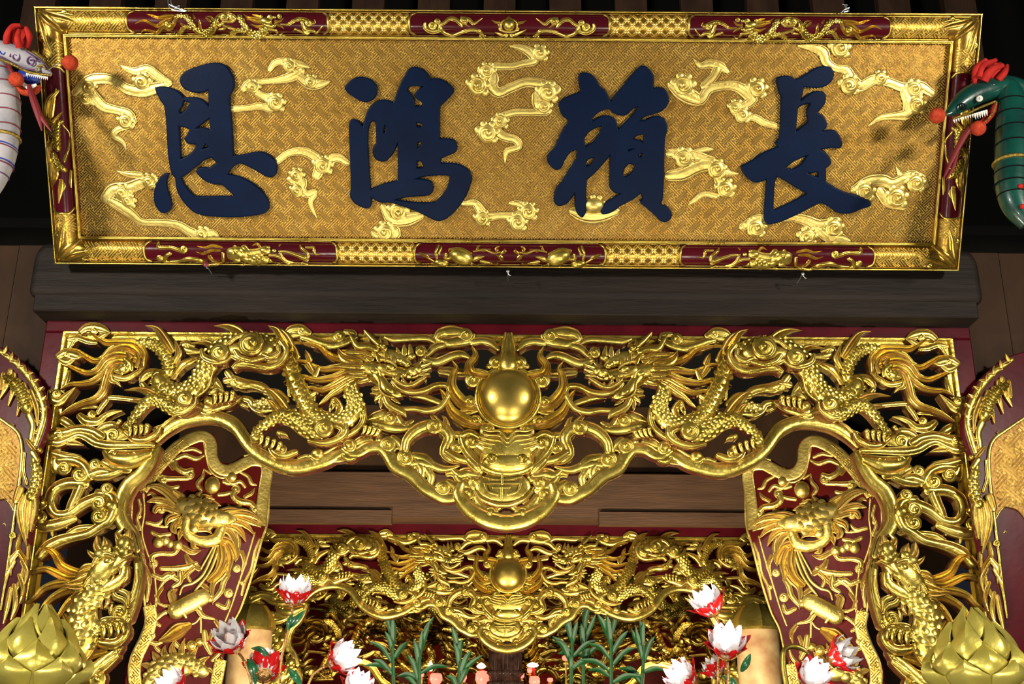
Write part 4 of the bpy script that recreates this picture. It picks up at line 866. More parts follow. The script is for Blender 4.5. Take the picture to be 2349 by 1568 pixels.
# ------------------------------------------------------------------ left side panel of the screen
L_ = (0, 980, 2.6655)
pan = thing('carved_side_panel', 'gilded openwork side panel with a dragon head at the left of the front screen', 'carving', SC.mat())
DS = subthing('dragon', pan)
def side(name, t, z=0., hf=.75, skirt=.045):
    mb = MB(z=z, skirt=skirt, hf=hf); carve(mb, SC, L_, t, wf=1.25 if name == 'cloud_scroll' else 1.08); return carved(name.replace('dragon_', ''), mb, GOLD, DS if name.startswith('dragon') else pan)
side('border_rib', 'q 950 130 60 905 215 76 850 290 84 790 340 90 745 420 90 728 510 84 750 590 80 800 650 60 830 740 50|q 835 790 50 845 880 56 830 990 56 805 1090 56 780 1170 50|q 720 1340 60 660 1420 70 580 1500 76 500 1580 80', z=-.01, hf=.62)
side('cloud_scroll', 'r 650 150 40 700 190 90 800 200 100 900 165 60|c@6 697 165 48 0 1|c@6 815 190 50 180 1|r 640 215 40 700 245 50 780 255 50|r 740 265 40 670 290 56 600 300 50')
side('cloud_scroll', 'r 370 200 50 440 200 60 510 230 56 550 300 50|r 330 160 40 400 180 50 480 190 40|c@4 395 250 46 180 1|c@6 492 292 56 0 1|c@2 580 228 40 0 1|r 560 290 50 620 270 50 680 280 40')
side('cloud_scroll', 'r 510 345 66 410 345 62 330 385 60 305 460 56 340 530 50 420 530 50 510 470 60 600 430 60|r 500 350 60 470 420 56 440 480 50 410 550 30|c@6 258 462 44 0 1|c@6 245 552 46 180 1|r 215 580 40 280 605 60 370 590 60 450 560 40|o 310 610 26 320 660 14|o 400 590 20 405 612 14|d 405 590 14')
side('cloud_scroll', 'c@8 612 465 54 180 1|c@8 610 545 52 0 1|c@8 655 378 40 0 1|d@8 682 480 44 40|r 600 400 40 680 420 60 700 500 60 670 570 56 620 600 50 540 650 50 460 670 50 380 690 60 300 730 66 250 780 56|r 560 610 30 480 620 34 420 650 30')
side('cloud_scroll', 'c@6 735 1130 50 0 1|r 690 1120 30 720 1180 50 780 1150 30|c@6 205 1220 56 0 1|r 160 1180 40 160 1240 50 220 1270 40|r 700 1040 26 740 1050 36 780 1070 20|c@2 590 1540 60 0 1|r 560 1480 60 620 1460 70 700 1400 50|c@2 540 1310 60 0 1')
side('dragon_body', 'b 660 960 120 570 1040 150 510 1120 160 520 1210 170 500 1310 190 430 1400 190 340 1390 140 300 1310 80|r@10 590 1060 30 590 1150 40 600 1250 44 560 1370 44 460 1470 40 360 1480 30|b@6 700 1200 60 600 1240 90 520 1290 100|f 300 1180 30 340 1200 50 370 1260 30|f 260 1240 30 320 1260 50 350 1330 30|f 400 1150 30 430 1210 50|f 400 1200 40 450 1250 40', z=.01, hf=.85)
side('dragon_claw', 't@36 650 1220 100 80|t@36 690 1210 95 80|t@36 730 1205 90 80|t@36 760 1200 85 70|r@16 590 1300 30 640 1320 60 720 1320 60 780 1260 50 770 1200 30|r@10 600 1210 30 650 1180 40 740 1180 40|d@20 620 1230 36')
def side2(name, t, z=0., hf=.7, skirt=.045):
    mb = MB(z=z, skirt=skirt, hf=hf); carve(mb, SC, (60, 1200, 2.986), t); return carved(name.replace('dragon_', ''), mb, GOLD, DS if name.startswith('dragon') else pan)
side2('dragon_mane', '''h 400 350 60 320 330 70 250 290 64 210 220 54 170 185 40 110 170 8
h 400 370 60 300 378 70 220 345 60 150 315 46 80 325 34 0 356 5
h 400 420 60 300 412 66 210 420 60 130 450 46 70 510 34 0 552 5
h 400 450 60 300 460 66 210 500 56 150 550 42 110 605 30 52 645 5
h 400 480 60 330 520 60 280 570 48 240 630 32 208 684 5''', z=.016)
side2('dragon_head', '''o 460 410 130 520 350 170 580 290 180 620 240 120|o@8 560 330 110 630 300 96 670 250 86 690 200 90|d@22 690 150 50 56 0|d@28 690 208 36 32|d@30 655 182 24|d@30 725 178 22|r@26 640 215 20 690 240 26 745 222 14
f@20 670 115 56 650 80 44 690 42 5|f@20 700 115 56 715 85 44 725 50 5|f@18 650 140 36 632 100 5
r@26 478 305 20 515 250 36 570 218 40 625 232 24|d@26 585 268 30 22 -20|r@28 550 290 8 590 292 12 625 270 8|d@20 530 222 44 36|d@18 572 186 38 32|f@16 520 205 54 498 155 42 505 98 5|f@16 562 185 54 562 140 42 552 102 5|f@16 490 240 40 460 215 30 440 190 5|d@20 500 275 28 22
r@20 425 440 24 465 385 32 540 368 32 605 328 28 680 268 24 752 225 12|r@22 474 425 18 480 386 26 532 374 26 558 404 18 520 432 16 480 428 12|d@20 515 403 30 16 -20
o@6 440 430 90 500 458 100 570 442 90 630 410 80 680 370 74 690 315 60|r@18 450 460 16 520 480 20 600 462 20 660 430 18 700 380 14|f@20 600 330 20 620 370 20 605 400 4|f@20 650 300 20 665 335 20 660 360 4
f@10 460 330 54 400 350 66 348 412 5|f@12 445 375 50 380 408 66 270 426 5|f@12 430 430 60 370 442 64 280 442 5|f@10 430 460 60 370 482 56 328 524 5|f@10 465 480 60 445 512 54 428 552 5|f@10 500 485 54 490 520 40 486 550 5|f@12 470 300 44 420 310 50 370 340 5|f@8 540 490 50 520 540 40 540 590 5
r 600 460 30 625 505 38 680 530 38 700 575 16|r 640 460 34 700 490 40 712 560 8|f 560 480 40 570 540 30 545 580 5''', z=.02, hf=.62)
side2('scroll', 'c@8 635 625 54 0 1|r@2 560 650 30 580 700 44 650 710 50 700 660 40|r@4 590 560 20 580 600 30 590 640 20|r@6 690 560 24 730 500 30 760 400 24 760 320 16', z=0.)
side('tail_scroll', 'h 420 1490 60 480 1440 70 560 1390 60 640 1370 40|o 440 1560 60 520 1530 80 620 1440 70 700 1370 40', z=.0)
for nm, t_ in (('corner_block', 'l 340 140 60 340 250 60'),):
    side(nm, t_, z=-.02)
pan_r = copy_tree(pan); pan_r.scale.x = -1
pan_r['label'] = 'gilded openwork side panel with a dragon head at the right of the front screen'
# ------------------------------------------------------------------ inner screens deeper in the shrine
frame2 = copy_tree(frame1); frame2.location = (0, 8.2, 2.7); frame2['label'] = 'red lacquer frame around the smaller-looking inner screen behind the lotus lamps'
val2 = copy_tree(val); val2.location = (0, 8.2, 2.7); val2['label'] = 'inner gilded valance with a pearl, seen below the front valance'
pan2 = copy_tree(pan); pan2.location = (0, 8.2, 2.7); pan2['label'] = 'gilded side panel of the inner screen, left, mostly behind the red wing board'
pan3 = copy_tree(pan_r); pan3.location = (0, 8.2, 2.7); pan3['label'] = 'gilded side panel of the inner screen, right, mostly behind the red wing board'
val3 = copy_tree(val); val3.location = (0.0, 9.64, 2.62); val3['label'] = 'farthest gilded valance, seen low behind the green plants'
frame3 = copy_tree(frame1); frame3.location = (0, 9.64, 2.62); frame3['label'] = 'farthest red lacquer frame, hidden but for slivers behind the inner gilded screen'
val4 = copy_tree(val); val4.scale = (.95, 1, -1); val4.location = (0.0, 9.28, 2.24); val4['label'] = 'gilded carved rail standing on the altar table behind the candles'
altar = thing('altar_table', 'red altar table at the bottom edge that carries the candles and bamboo', 'table')
mb = MB(); mb.box(-1.6, 1.6, 8.42, 9.46, 1.80, 1.88, bev=.01); mb.build('table_top', M['lacquer'], altar, smooth=False)
mb = MB(); mb.box(-1.5, 1.5, 8.5, 9.2, 0, 1.80); mb.build('table_body', M['lacquer'], altar, smooth=False)
st(box_obj('wall_inner', -2.6, 2.6, 10.3, 10.36, 0, 3.9, M['lacquer_brown']))
# ================================================================== RED WING BOARDS BEHIND THE FRONT SCREEN
def fret_in(mb, pl, c, unit, inside, w=.52, h=.36, ang=45, z=0):
    """key-fret ridges in unit-length pieces wherever inside(u,v)"""
    ca, sa = math.cos(R(ang-45)), math.sin(R(ang-45))
    for s in fret(unit, -5, 6, -5, 6):
        P = []
        for a, b in s:
            x, y = (a+b)*S45*unit, (-a+b)*S45*unit; P.append((c[0]+x*ca-y*sa, c[1]+x*sa+y*ca))
        p, q = P; n = max(1, int(round(math.hypot(q[0]-p[0], q[1]-p[1])/(unit*.99))))
        for i in range(n):
            a = (p[0]+(q[0]-p[0])*i/n, p[1]+(q[1]-p[1])*i/n); b = (p[0]+(q[0]-p[0])*(i+1)/n, p[1]+(q[1]-p[1])*(i+1)/n)
            if inside(*a) and inside(*b): mb.prism(a, b, unit*w, unit*h, z=z)
a30 = R(28)
WO = at(450, 1270, 5.05)
WP = Plane(WO, (math.cos(a30), math.sin(a30), 0), (0, 0, 1))
wing = thing('wing_board', 'tall red board with a gilded phoenix, framed by the front screen opening at the left', 'carved board', WP.mat())
o = solid('board', [outline(WP, L_, '790 1600 780 1480 800 1380 860 1260 885 1130 870 980 840 830 806 700 795 560 800 430 830 350 890 280 960 190 1050 110 1150 45 1240 15 1310 40 1335 100 1335 170 1370 212 1430 205 1500 165 1570 155 1640 185 1670 230 1660 330 1645 430 1640 560 1610 680 1570 800 1530 930 1480 1080 1430 1180 1400 1300 1370 1420 1340 1600!1100 1700', 8)], .06, .006, M['lacquer_brown'], wing, z=-.08)
WG = [M['gold_soft'], M['gold_side']]
def wcarve(name, t, z=-.008, hf=.7, skirt=.012, mats=None):
    mb = MB(z=z, skirt=skirt, hf=hf); carve(mb, WP, L_, t, wf=1.25); return carved(name, mb, mats or WG, wing)
BAND1 = [(868, 380), (925, 300), (1000, 205), (1080, 122), (1165, 70), (1240, 52), (1288, 90), (1296, 180), (1335, 245), (1400, 262), (1470, 232), (1540, 200), (1610, 212), (1634, 260), (1624, 340), (1606, 450), (1594, 600)]
BAND2 = [(915, 1090), (925, 1180), (890, 1290), (838, 1400), (822, 1500), (840, 1620)]
BAND3 = [(1350, 1420), (1335, 1500), (1310, 1620)]
for B in (BAND1, BAND2, BAND3):
    mb = MB(z=-.0075, skirt=.01)
    P = [(*WP.uv(x/2.6655, 980+y/2.6655), 76/2.6655*WP.px(400, 1200)) for x, y in B]
    mb.stroke(P, 'l', hf=.28, cap=False)
    mb.build('gilt_band', [M['gold_soft'], M['gold_side']], wing)
mb = MB()
def seg_d(p, B):
    best = 9
    for a, b in zip(B, B[1:]):
        dx, dy = b[0]-a[0], b[1]-a[1]; t = max(0, min(1, ((p[0]-a[0])*dx+(p[1]-a[1])*dy)/(dx*dx+dy*dy))); best = min(best, math.hypot(p[0]-a[0]-t*dx, p[1]-a[1]-t*dy))
    return best
uB = [[WP.uv(x/2.6655, 980+y/2.6655) for x, y in B] for B in (BAND1, BAND2, BAND3)]
hwid = 27/2.6655*WP.px(400, 1200)
for B in uB:
    for i in range(0, len(B)):
        c = B[i]; loc_in = lambda u, v: seg_d((u, v), B) < hwid
        nxt = B[min(i+1, len(B)-1)]
        near = lambda u, v, c=c, nxt=nxt, B=B: seg_d((u, v), B) < hwid and seg_d((u, v), [c, (nxt[0]+1e-6, nxt[1])]) < hwid
        if i < len(B)-1: fret_in(mb, WP, B[0], .0092, near, z=.0002)
mb.build('band_fret', WG, wing, smooth=False, kind='stuff')
wcarve('border_line', 'o 1500 170 14 1600 150 14 1662 225 14 1650 340 12 1640 560 12 1600 700 12 1545 900 12 1480 1090 12 1425 1200 12 1395 1320 12|o 1560 640 10 1520 780 10 1470 930 10 1420 1080 10 1380 1180 10|o 812 420 12 806 560 12 815 700 12 845 820 12 875 980 12 890 1100 12|o 880 400 12 884 520 12 870 640 12 900 760 12 940 860 12 955 1000 12 955 1090 12|o 1240 20 12 1150 50 12 1050 118 12 960 205 12 880 310 12 835 370 12|o 1250 95 10 1265 180 10 1290 260 12 1340 300 12 1400 300 10 1460 250 10 1500 240 10')
wcarve('border_scroll', 'r 850 440 16 860 500 18 840 560 18 860 620 18|c 850 540 18|r 830 600 14 850 660 14|c 850 740 18 0|r 860 700 12 880 800 16 890 880 18 910 960 20 900 1060 14|f 890 850 24 920 930 20 905 1000 5|r 1590 680 12 1560 760 16 1540 860 16 1500 940 16 1480 1020 14|c 1560 800 16|c 1490 950 18|r 1300 170 14 1310 230 14 1340 260 12|c 1300 130 20|r 1350 255 14 1420 240 16 1470 200 14|c 1420 230 18')
wcarve('leaf_scroll', 'f 960 430 24 930 400 20 905 410 5|r 1000 560 14 960 590 20 900 580 20|r 980 330 20 1040 370 24 1090 360 20|f 1060 250 20 1040 210 24 1060 190 10|r 1120 140 16 1180 130 20 1230 150 16|r 1380 300 20 1420 340 24 1470 330 20 1500 360 16|f 1500 420 20 1540 400 20 1560 370 5|r 1470 480 20 1420 490 20 1400 470 12|r 930 640 20 980 660 24 1040 650 20|f 1120 730 30 1180 760 30 1230 750 5|r 940 900 24 990 920 30 1030 900 30 1090 930 24|f 990 980 24 960 1030 24 980 1070 5|r 1300 1060 20 1350 1000 30 1370 940 30 1400 900 20|r 1330 1080 20 1380 1100 26 1400 1060 20|c 1400 1010 30 0 1|r 1440 620 20 1460 700 24 1440 780 24 1400 830 16|c 1450 860 26 0 1|f 1480 760 24 1500 820 24 1480 880 5|r 980 1140 16 940 1180 20 980 1210 16|r 1060 1300 20 1100 1340 24 1160 1330 20|f 1320 1180 20 1350 1230 24 1340 1290 5|r 1000 1380 16 960 1350 20 930 1300 10|f 1300 1250 20 1280 1310 20 1300 1350 5|r 1190 860 16 1150 900 20 1170 950 16|f 1240 960 24 1290 990 24 1320 960 5|c 1250 1000 22 0 1|r 1300 1420 20 1340 1380 20 1360 1330 10')
# phoenix
wcarve('phoenix', '''b@8 1120 480 110 1180 500 160 1250 540 170 1320 560 120|o@16 1330 560 80 1380 560 80 1420 560 40
f@14 1090 470 50 1020 400 46 960 365 40 900 362 8|f@12 1080 490 40 1010 455 36 950 445 34 900 455 8|f@12 1075 510 40 1010 490 36 960 490 36 945 510 30|c@10 985 500 30 0 1|f@10 1080 540 40 1030 560 40 1010 600 8|f@10 1090 570 40 1060 620 40 1080 650 8|f@10 1110 430 40 1070 400 30 1020 370 4
f@18 1350 540 50 1430 520 44 1520 530 36 1595 578 6|f@16 1350 560 44 1440 545 36 1540 580 30 1590 610 5|f@16 1350 580 40 1430 575 36 1500 600 30 1550 655 5|f@14 1350 600 40 1420 605 36 1470 640 30 1500 700 5|f@14 1340 610 40 1400 640 36 1430 690 30 1440 740 5|f@20 1330 530 40 1400 510 40 1480 510 8
o@12 1140 560 60 1130 610 56 1150 660 50 1200 690 50 1260 700 60|o@12 1260 700 60 1320 680 60 1350 620 50|f@14 1120 560 40 1090 600 30 1060 600 5|f@14 1130 620 40 1100 650 30 1090 690 5|f@14 1180 690 30 1180 730 24 1210 740 5|d@20 1180 620 34|f@18 1200 630 20 1260 630 18 1290 650 5
f@6 1300 690 50 1370 720 50 1400 800 46 1390 870 34 1400 920 5|f@6 1330 680 50 1400 700 46 1440 770 40 1440 820 5|h@4 1350 700 40 1360 800 50 1330 880 40 1280 930 30|f@4 1400 830 40 1350 900 40 1300 960 30 1300 1080 5
f@8 1180 460 30 1200 420 24 1230 390 5|f@8 1260 480 30 1300 460 30 1350 480 5|f@8 1220 440 30 1250 420 24 1310 440 5''', z=-.004, hf=.75)
mb = MB(z=-.004, skirt=.02); u, v = WP.uv(1298/2.6655, 980+352/2.6655); mb.dome(u, v, .036, .040, .03, n=24, m=8); mb.build('little_pearl', WG, wing)
wcarve('pearl_flame', 'r 1230 380 20 1210 340 24 1240 300 20 1250 250 6|r 1230 400 20 1180 430 20 1150 450 6|r 1370 330 20 1410 340 20 1440 310 6|r 1290 280 14 1260 260 12|r 1340 410 20 1400 400 20 1440 380 5|r 1290 420 20 1260 450 20')
wcarve('cloud_scroll', 'r 1060 200 20 1130 170 24 1200 190 24 1250 170 12|r 1070 200 24 1080 240 30 1130 270 34 1170 260 30|c 1160 285 34 0 1|r 1150 310 24 1090 310 24 1020 310 30 960 290 24|c 995 315 34 180 1|d 1420 300 30')
wcarve('cloud_scroll', 'r 1440 380 34 1430 420 34 1470 450 34 1530 460 30 1560 490 30|c 1445 375 30 180 1|c 1555 500 30 0 1|r 1470 270 14 1520 300 20 1540 340 20 1570 350 8')
wcarve('cloud_scroll', 'd 970 700 36|d 1010 690 32|d 1040 710 26|d 1085 720 34|r 900 580 10 960 600 14 1040 600 16 1060 570 10|r 1090 740 24 1060 770 24 980 770 24 930 790 30 940 850 24|c 940 830 30 180 1|r 990 860 24 1080 860 30 1150 850 30 1200 830 24|f 1140 780 20 1160 820 34 1220 860 30|r 1100 880 30 1100 940 30 1060 970 20|r 1060 900 30 1010 930 24 970 990 10|f 1180 850 30 1130 900 30 1070 970 5')
wcarve('ribbon', 'o 1330 700 12 1290 800 16 1240 900 16 1180 950 16 1120 970 14 1100 1020 10|o 1345 710 12 1310 820 16 1270 900 14 1200 990 14 1180 1040 10|o 1320 700 10 1270 790 12 1230 860 12', z=-.002)
wcarve('scroll_roll', 'o@6 1075 1120 84 1150 1080 90 1230 1040 84|o@20 1090 1080 20 1110 1130 20 1130 1160 16|o@20 1180 1040 20 1200 1080 20 1220 1110 16|f 1060 1060 40 1050 1010 40 1080 990 10|r 960 1070 12 1010 1090 16 1060 1080 14|r 1070 1130 20 1010 1130 20 960 1170 12|o 1240 1060 20 1290 1030 20|r 1210 1110 30 1240 1150 24 1310 1170 10|d 1280 1050 20', z=-.002)
wcarve('tassel', 'o 1150 1210 10 1200 1190 10 1230 1150 10|h@4 1150 1210 40 1090 1240 80 1030 1280 60 980 1300 20|c 925 1270 30 0 1|r 900 1300 20 950 1320 24 990 1310 16|o 1230 1110 12 1230 1250 12|d 1170 1330 34|d 1220 1310 28|r 1180 1360 20 1130 1400 16|r 1250 1250 30 1260 1320 30 1290 1380 20')
wcarve('sun_flames', '''b 900 1560 70 960 1480 110 1060 1440 130 1160 1450 110 1240 1490 80|d@16 1060 1470 90 50|d@20 1000 1490 40|d@20 1120 1480 44
f@4 980 1440 40 950 1400 34 930 1370 5|f@4 1020 1420 40 1000 1370 30 1010 1330 5|f@4 1070 1400 40 1050 1350 30 1070 1300 5|f@4 1110 1410 40 1110 1350 30 1130 1290 5|f@4 1160 1420 40 1180 1380 30 1210 1340 5|f@4 1200 1450 40 1240 1420 30 1280 1400 5|f@4 930 1470 40 890 1450 30 860 1450 5|f@4 1230 1490 30 1280 1480 24 1300 1500 5|c@4 1170 1330 30 0 1''', z=-.004)
wing2 = copy_tree(wing)
mw = wing.matrix_world.copy()
for r_, val_ in enumerate([0, 0, 0]): pass
wing2.matrix_world = Matrix(((-1, 0, 0, 0), (0, 1, 0, 0), (0, 0, 1, 0), (0, 0, 0, 1))) @ WP.mat()
wing2['label'] = 'tall red board with a gilded phoenix, framed by the front screen opening at the right'
# ================================================================== OUTER BOARDS AT THE PICTURE'S EDGES
OP = Plane(at(40, 1150, 4.42), (1, 0, 0), (0, 0, 1)); E1 = (0, 780, 1.28)
ob = thing('shaped_board', 'gilded fret board with a leafy border and bird, at the left picture edge', 'carved board', OP.mat())
solid('board', [outline(OP, E1, '-200 -40! 0 18 50 50 100 100 130 165 140 230 120 300 95 350 112 400 105 460 90 560 75 620 60 700 30 780 0 850 -60 900! -200 900!', 8)], .03, .005, M['lacquer'], ob, z=-.05)
def oc(name, t, z=-.012, hf=.6, mats=None, skirt=.02):
    mb = MB(z=z, skirt=skirt, hf=hf); carve(mb, OP, E1, t, wf=1.15); return carved(name, mb, mats or GOLD, ob)
solid('fret_plate', [outline(OP, E1, '-200 150! -40 205 10 240 48 270 60 310 58 370 46 450 40 500! 20 470 0 468 -30 480 -60 520! -200 520!', 8)], .012, .003, M['gold_ground'], ob, z=-.02)
mb = MB(); rr = [OP.uv(x/1.28, 780+y/1.28) for x, y in ((-40, 205), (10, 240), (48, 270), (60, 310), (58, 370), (46, 450))]
cc = OP.uv(8/1.28, 780+330/1.28)
def in_fp(u, v):
    d = seg_d((u, v), rr)
    p0 = OP.uv(0, 780+470/1.28); p1 = OP.uv(40/1.28, 780)
    return d > .014 and v > p0[1] and u < OP.uv(58/1.28, 1040)[0] and v < rr[1][1] + (0.02 if u < rr[1][0] else -.0) and not (u > rr[2][0] and v > rr[2][1]-.02)
fret_in(mb, OP, cc, .0125, in_fp, z=-.002, h=.55)
mb.build('plate_fret', M['gold_fret'], ob, smooth=False, kind='stuff')
oc('plate_rim', 'o@8 -40 203 8 10 238 9 48 268 9 62 308 9 60 370 9 50 450 9 34 560 8 16 690 7 0 790 6|o@4 -30 470 5 0 462 6 22 472 6 38 500 5')
LV = ''
pts = [(8, 40, 200), (30, 60, 215), (52, 78, 225), (74, 98, 232), (92, 122, 245), (108, 148, 255), (118, 178, 265), (124, 210, 275), (120, 242, 290), (110, 272, 300), (98, 300, 310)]
for x, y, a in pts:
    for s_, L0 in ((-1, 26), (1, 22)):
        aa = R(-(a-180)+s_*42); dx, dy = math.cos(aa+math.pi), math.sin(aa+math.pi)
        LV += f'|f@6 {x} {y} 7 {x-dx*L0*.5:.0f} {y-dy*L0*.5+0:.0f} 10 {x-dx*L0:.0f} {y-dy*L0:.0f} 2'
oc('leaf_border', 'o 0 32 14 50 70 16 90 115 18 118 170 18 126 220 18 112 275 16 96 320 12'+LV, z=-.008)
oc('bird', '''b@6 20 110 22 46 130 30 66 160 34 80 200 36|f@8 30 90 14 20 130 16 0 170 4|f@8 40 100 14 40 140 16 25 190 4|f@8 55 120 14 60 170 16 50 220 4|f@8 70 130 14 85 180 16 85 230 4|f@8 90 150 14 108 200 14 110 250 4|f@8 10 100 14 5 140 14|o@4 86 220 20 96 250 16 90 290 14
b@8 100 350 18 108 390 26 104 430 30 92 460 30|f@10 70 460 20 60 500 22 66 550 18 78 600 4|f@10 86 460 20 80 520 20 80 580 4|f@10 98 455 18 98 500 18 90 560 4|f@12 60 440 24 50 470 20|f@10 100 320 12 84 300 10 76 290 3|o@10 96 330 16 108 350 14|r 70 330 8 66 380 10 76 420 10''', z=-.006)
oc('tail_leaves', 'h 60 570 14 50 610 16 70 650 16 60 700 14 40 740 12|f@4 50 620 14 30 650 16 30 690 3|f@4 64 650 14 76 680 12 70 720 3|f@4 56 690 14 66 730 12 56 770 3|f@4 40 720 14 44 770 14 30 820 3|f@4 30 730 14 20 780 14 8 830 3|c@4 34 572 12 0 1|r 80 600 8 78 640 8|f@4 40 650 10 18 690 12 10 740 3|d 112 320 8|d 104 305 6', z=-.008)
oc('scroll', 'r 0 510 8 14 525 9 12 560 9 4 590 9 10 620 7 8 660 3|c 10 540 10', z=-.014)
ob2 = copy_tree(ob); mo = Matrix(((-1, 0, 0, -.012), (0, 1, 0, 0), (0, 0, 1, 0), (0, 0, 0, 1))) @ OP.mat(); ob2.matrix_world = mo
ob2['label'] = 'gilded fret board with a leafy border and bird, at the right picture edge'
# ================================================================== SERPENT PUPPETS EITHER SIDE OF THE PLAQUE
M['white'] = mat('white_cloth', (.40, .38, .40), .7, 0, (.27, .26, .29), 10, .1, 50, spec=.2)
M['cloth_red'] = mat('red_cloth', (.50, .030, .022), .75, 0, (.34, .016, .014), 16, .35, 40, spec=.1)
M['pom'] = mat('orange_red_felt', (.52, .07, .028), .95, 0, (.36, .035, .018), 60, .6, 220, spec=.05)
M['tongue'] = mat('deep_red_ribbon', (.16, .008, .012), .6, 0)
M['green'] = mat('green_lacquered_cloth', (.003, .062, .044), .34, 0, (.002, .028, .024), 8, .1, 40, coat=.3)
M['blue'] = mat('blue_mouth', (.01, .03, .30), .4)
M['purple'] = mat('purple_piping', (.10, .03, .12), .4)
M['dkred'] = mat('dark_red_piping', (.16, .015, .03), .4, 0)
M['glit'] = mat('gold_glitter', (.50, .36, .07), .35, .8, (.16, .10, .02), 160, .5, 300)
M['tooth'] = mat('white_tooth', (.75, .73, .68), .4)
M['steel'] = mat('steel_wire', (.45, .47, .48), .35, .9)
def P3(x, y, Y): return tuple(at(x, y, Y))
def pm(x, y, Y): return float(np.linalg.norm(at(x+1, y, Y)-at(x, y, Y)))
def rel(t):  # world-placed thing: an Empty whose children keep world coordinates
    return t
def serpent(label, Y, S, mir):
    X = (lambda x: x) if not mir else (lambda x: 2330-x)
    dY = 8 if mir else 0
    px_ = pm(100, 200, Y)
    root = thing('serpent_puppet', label, 'puppet'); base = np.array(P3(X(10), 300, Y)); root.location = base
    def q(x, y, dz=0.): return tuple(np.array(P3(X(x), y, Y-dz))-base)
    body = M['green'] if mir else M['white']
    return root, q, px_, body, base
# --- white serpent, left
root, q, px_, body, base = serpent('white serpent puppet with red crest and striped body, left of the plaque', 3.73, 1, False)
mb = MB(); mb.tube([q(-40, 120), q(-10, 160), q(8, 210), q(12, 260), q(10, 310), q(4, 360), q(-14, 410), q(-42, 460)], np.array([26, 30, 33, 33, 32, 30, 27, 22])*px_, n=20); mb.build('body', body, root)
def hoop(x, y, r, th, m, name, tilt=.0):
    mb = MB(); c = np.array(q(x, y)); P = []
    for i in range(25):
        a = 2*math.pi*i/24; P.append((c[0]+r*px_*math.cos(a), c[1]+r*px_*math.sin(a), c[2]+tilt*r*px_*math.cos(a)))
    mb.tube(P, th*px_, n=6, capf=False); return mb.build(name, m, root)
for y, x in ((168, 1), (199, 9), (232, 12), (264, 12), (297, 11)): hoop(x, y, 33.5, 1.5, M['dkred'], 'hoop', .08)
hoop(9, 318, 33.5, 4.2, M['glit'], 'gold_collar', .05)
for y, x, r, m in ((338, 6, 32, M['blue']), (343, 5, 32, M['dkred']), (374, 0, 30, M['blue']), (380, -1, 30, M['dkred']), (402, -10, 28, M['purple'])): hoop(x, y, r, 1.6, m, 'stripe', -.12)
mb = MB(); mb.tube([q(-25, 112), q(10, 120), q(40, 130), q(70, 142), q(98, 158), q(116, 171)], np.array([26, 25, 24, 21, 14, 5])*px_, n=20); mb.build('upper_jaw', body, root)
mb = MB(); mb.tube([q(8, 160), q(35, 190), q(58, 208), q(80, 207), q(94, 198)], np.array([14, 12, 12, 10, 4])*px_, n=14); mb.build('lower_jaw', M['pom'], root)
mb = MB(); mb.tube([q(44, 170), q(60, 176), q(76, 180), q(90, 180)], np.array([10, 15, 15, 9])*px_, n=14); mb.build('mouth', M['blue'], root)
mb = MB(); mb.tube([q(50, 190, .03), q(66, 200, .03), q(84, 194, .03)], np.array([4, 5, 3])*px_, n=8); mb.build('lip', M['tooth'], root)
for i in range(11):
    mb = MB(); x = 62+i*4.6; y = 168+i*.9; L = 12 if i == 0 else 7; mb.tube([q(x, y, .03), q(x+1, y+L, .03)], np.array([2.4, .3])*px_, n=6); mb.build('tooth', M['tooth'], root)
mb = MB(); mb.tube([q(2, 136, .04), q(30, 148, .04), q(62, 164, .036), q(90, 170, .03), q(114, 172, .02)], 3.4*px_, n=8); mb.tube([q(82, 164, .03), q(88, 152, .032), q(98, 150, .03), q(106, 160, .024)], 2.6*px_, n=8); mb.build('glitter_trim', M['glit'], root)
def spiral(cx, cy, r, t0, dr, m, turns=1.4, th=1.7, dz=.035):
    mb = MB(); P = [q(cx+(r*(1-.75*i/18))*math.cos(t0+dr*turns*2*math.pi*i/18), cy+(r*(1-.75*i/18))*math.sin(t0+dr*turns*2*math.pi*i/18), dz) for i in range(19)]; mb.tube(P, th*px_, n=6); mb.build('spiral', m, root)
spiral(36, 130, 13, math.pi, 1, M['purple']); spiral(72, 141, 13, 0, -1, M['purple']); spiral(6, 118, 10, math.pi, 1, M['blue'])
mb = MB(); mb.tube([q(-2, 128, .036), q(30, 146, .04), q(62, 158, .036), q(84, 160, .03)], 1.6*px_, n=6); mb.tube([q(60, 118, .03), q(84, 134, .03), q(100, 146, .026), q(110, 160, .02)], 1.6*px_, n=6); mb.build('piping', M['purple'], root)
mb = MB(); mb.tube([q(20, 110), q(48, 112), q(74, 118), q(92, 130), q(104, 142)], np.array([4, 5, 5, 5, 3])*px_, n=8); mb.build('lace_ridge', M['glit'], root)
def crest(C0, pts, r, seed=3, sc=(1, .8, 1.1)):
    mb = MB()
    mb.ball(q(*C0), r*px_, n=20, sc=sc)
    V = mb.v; rnd = random.Random(seed); c = np.array(q(*C0)); out = []
    for v_ in V:
        d = np.array(v_)-c; a = math.atan2(d[2], d[0]); f = 1+.10*math.sin(5*a+seed)+.08*math.sin(9*d[0]/(r*px_)+4*d[1]/(r*px_)+seed)+.05*math.sin(7*d[2]/(r*px_)); out.append(tuple(c+d*f))
    mb.v = out; mb.build('crest', M['cloth_red'], root)
    for P in pts:
        mb = MB(); mb.tube([q(a, b, e) for a, b, e, _ in P], np.array([g for *_, g in P])*px_, n=10); mb.build('crest_fold', M['cloth_red'], root)
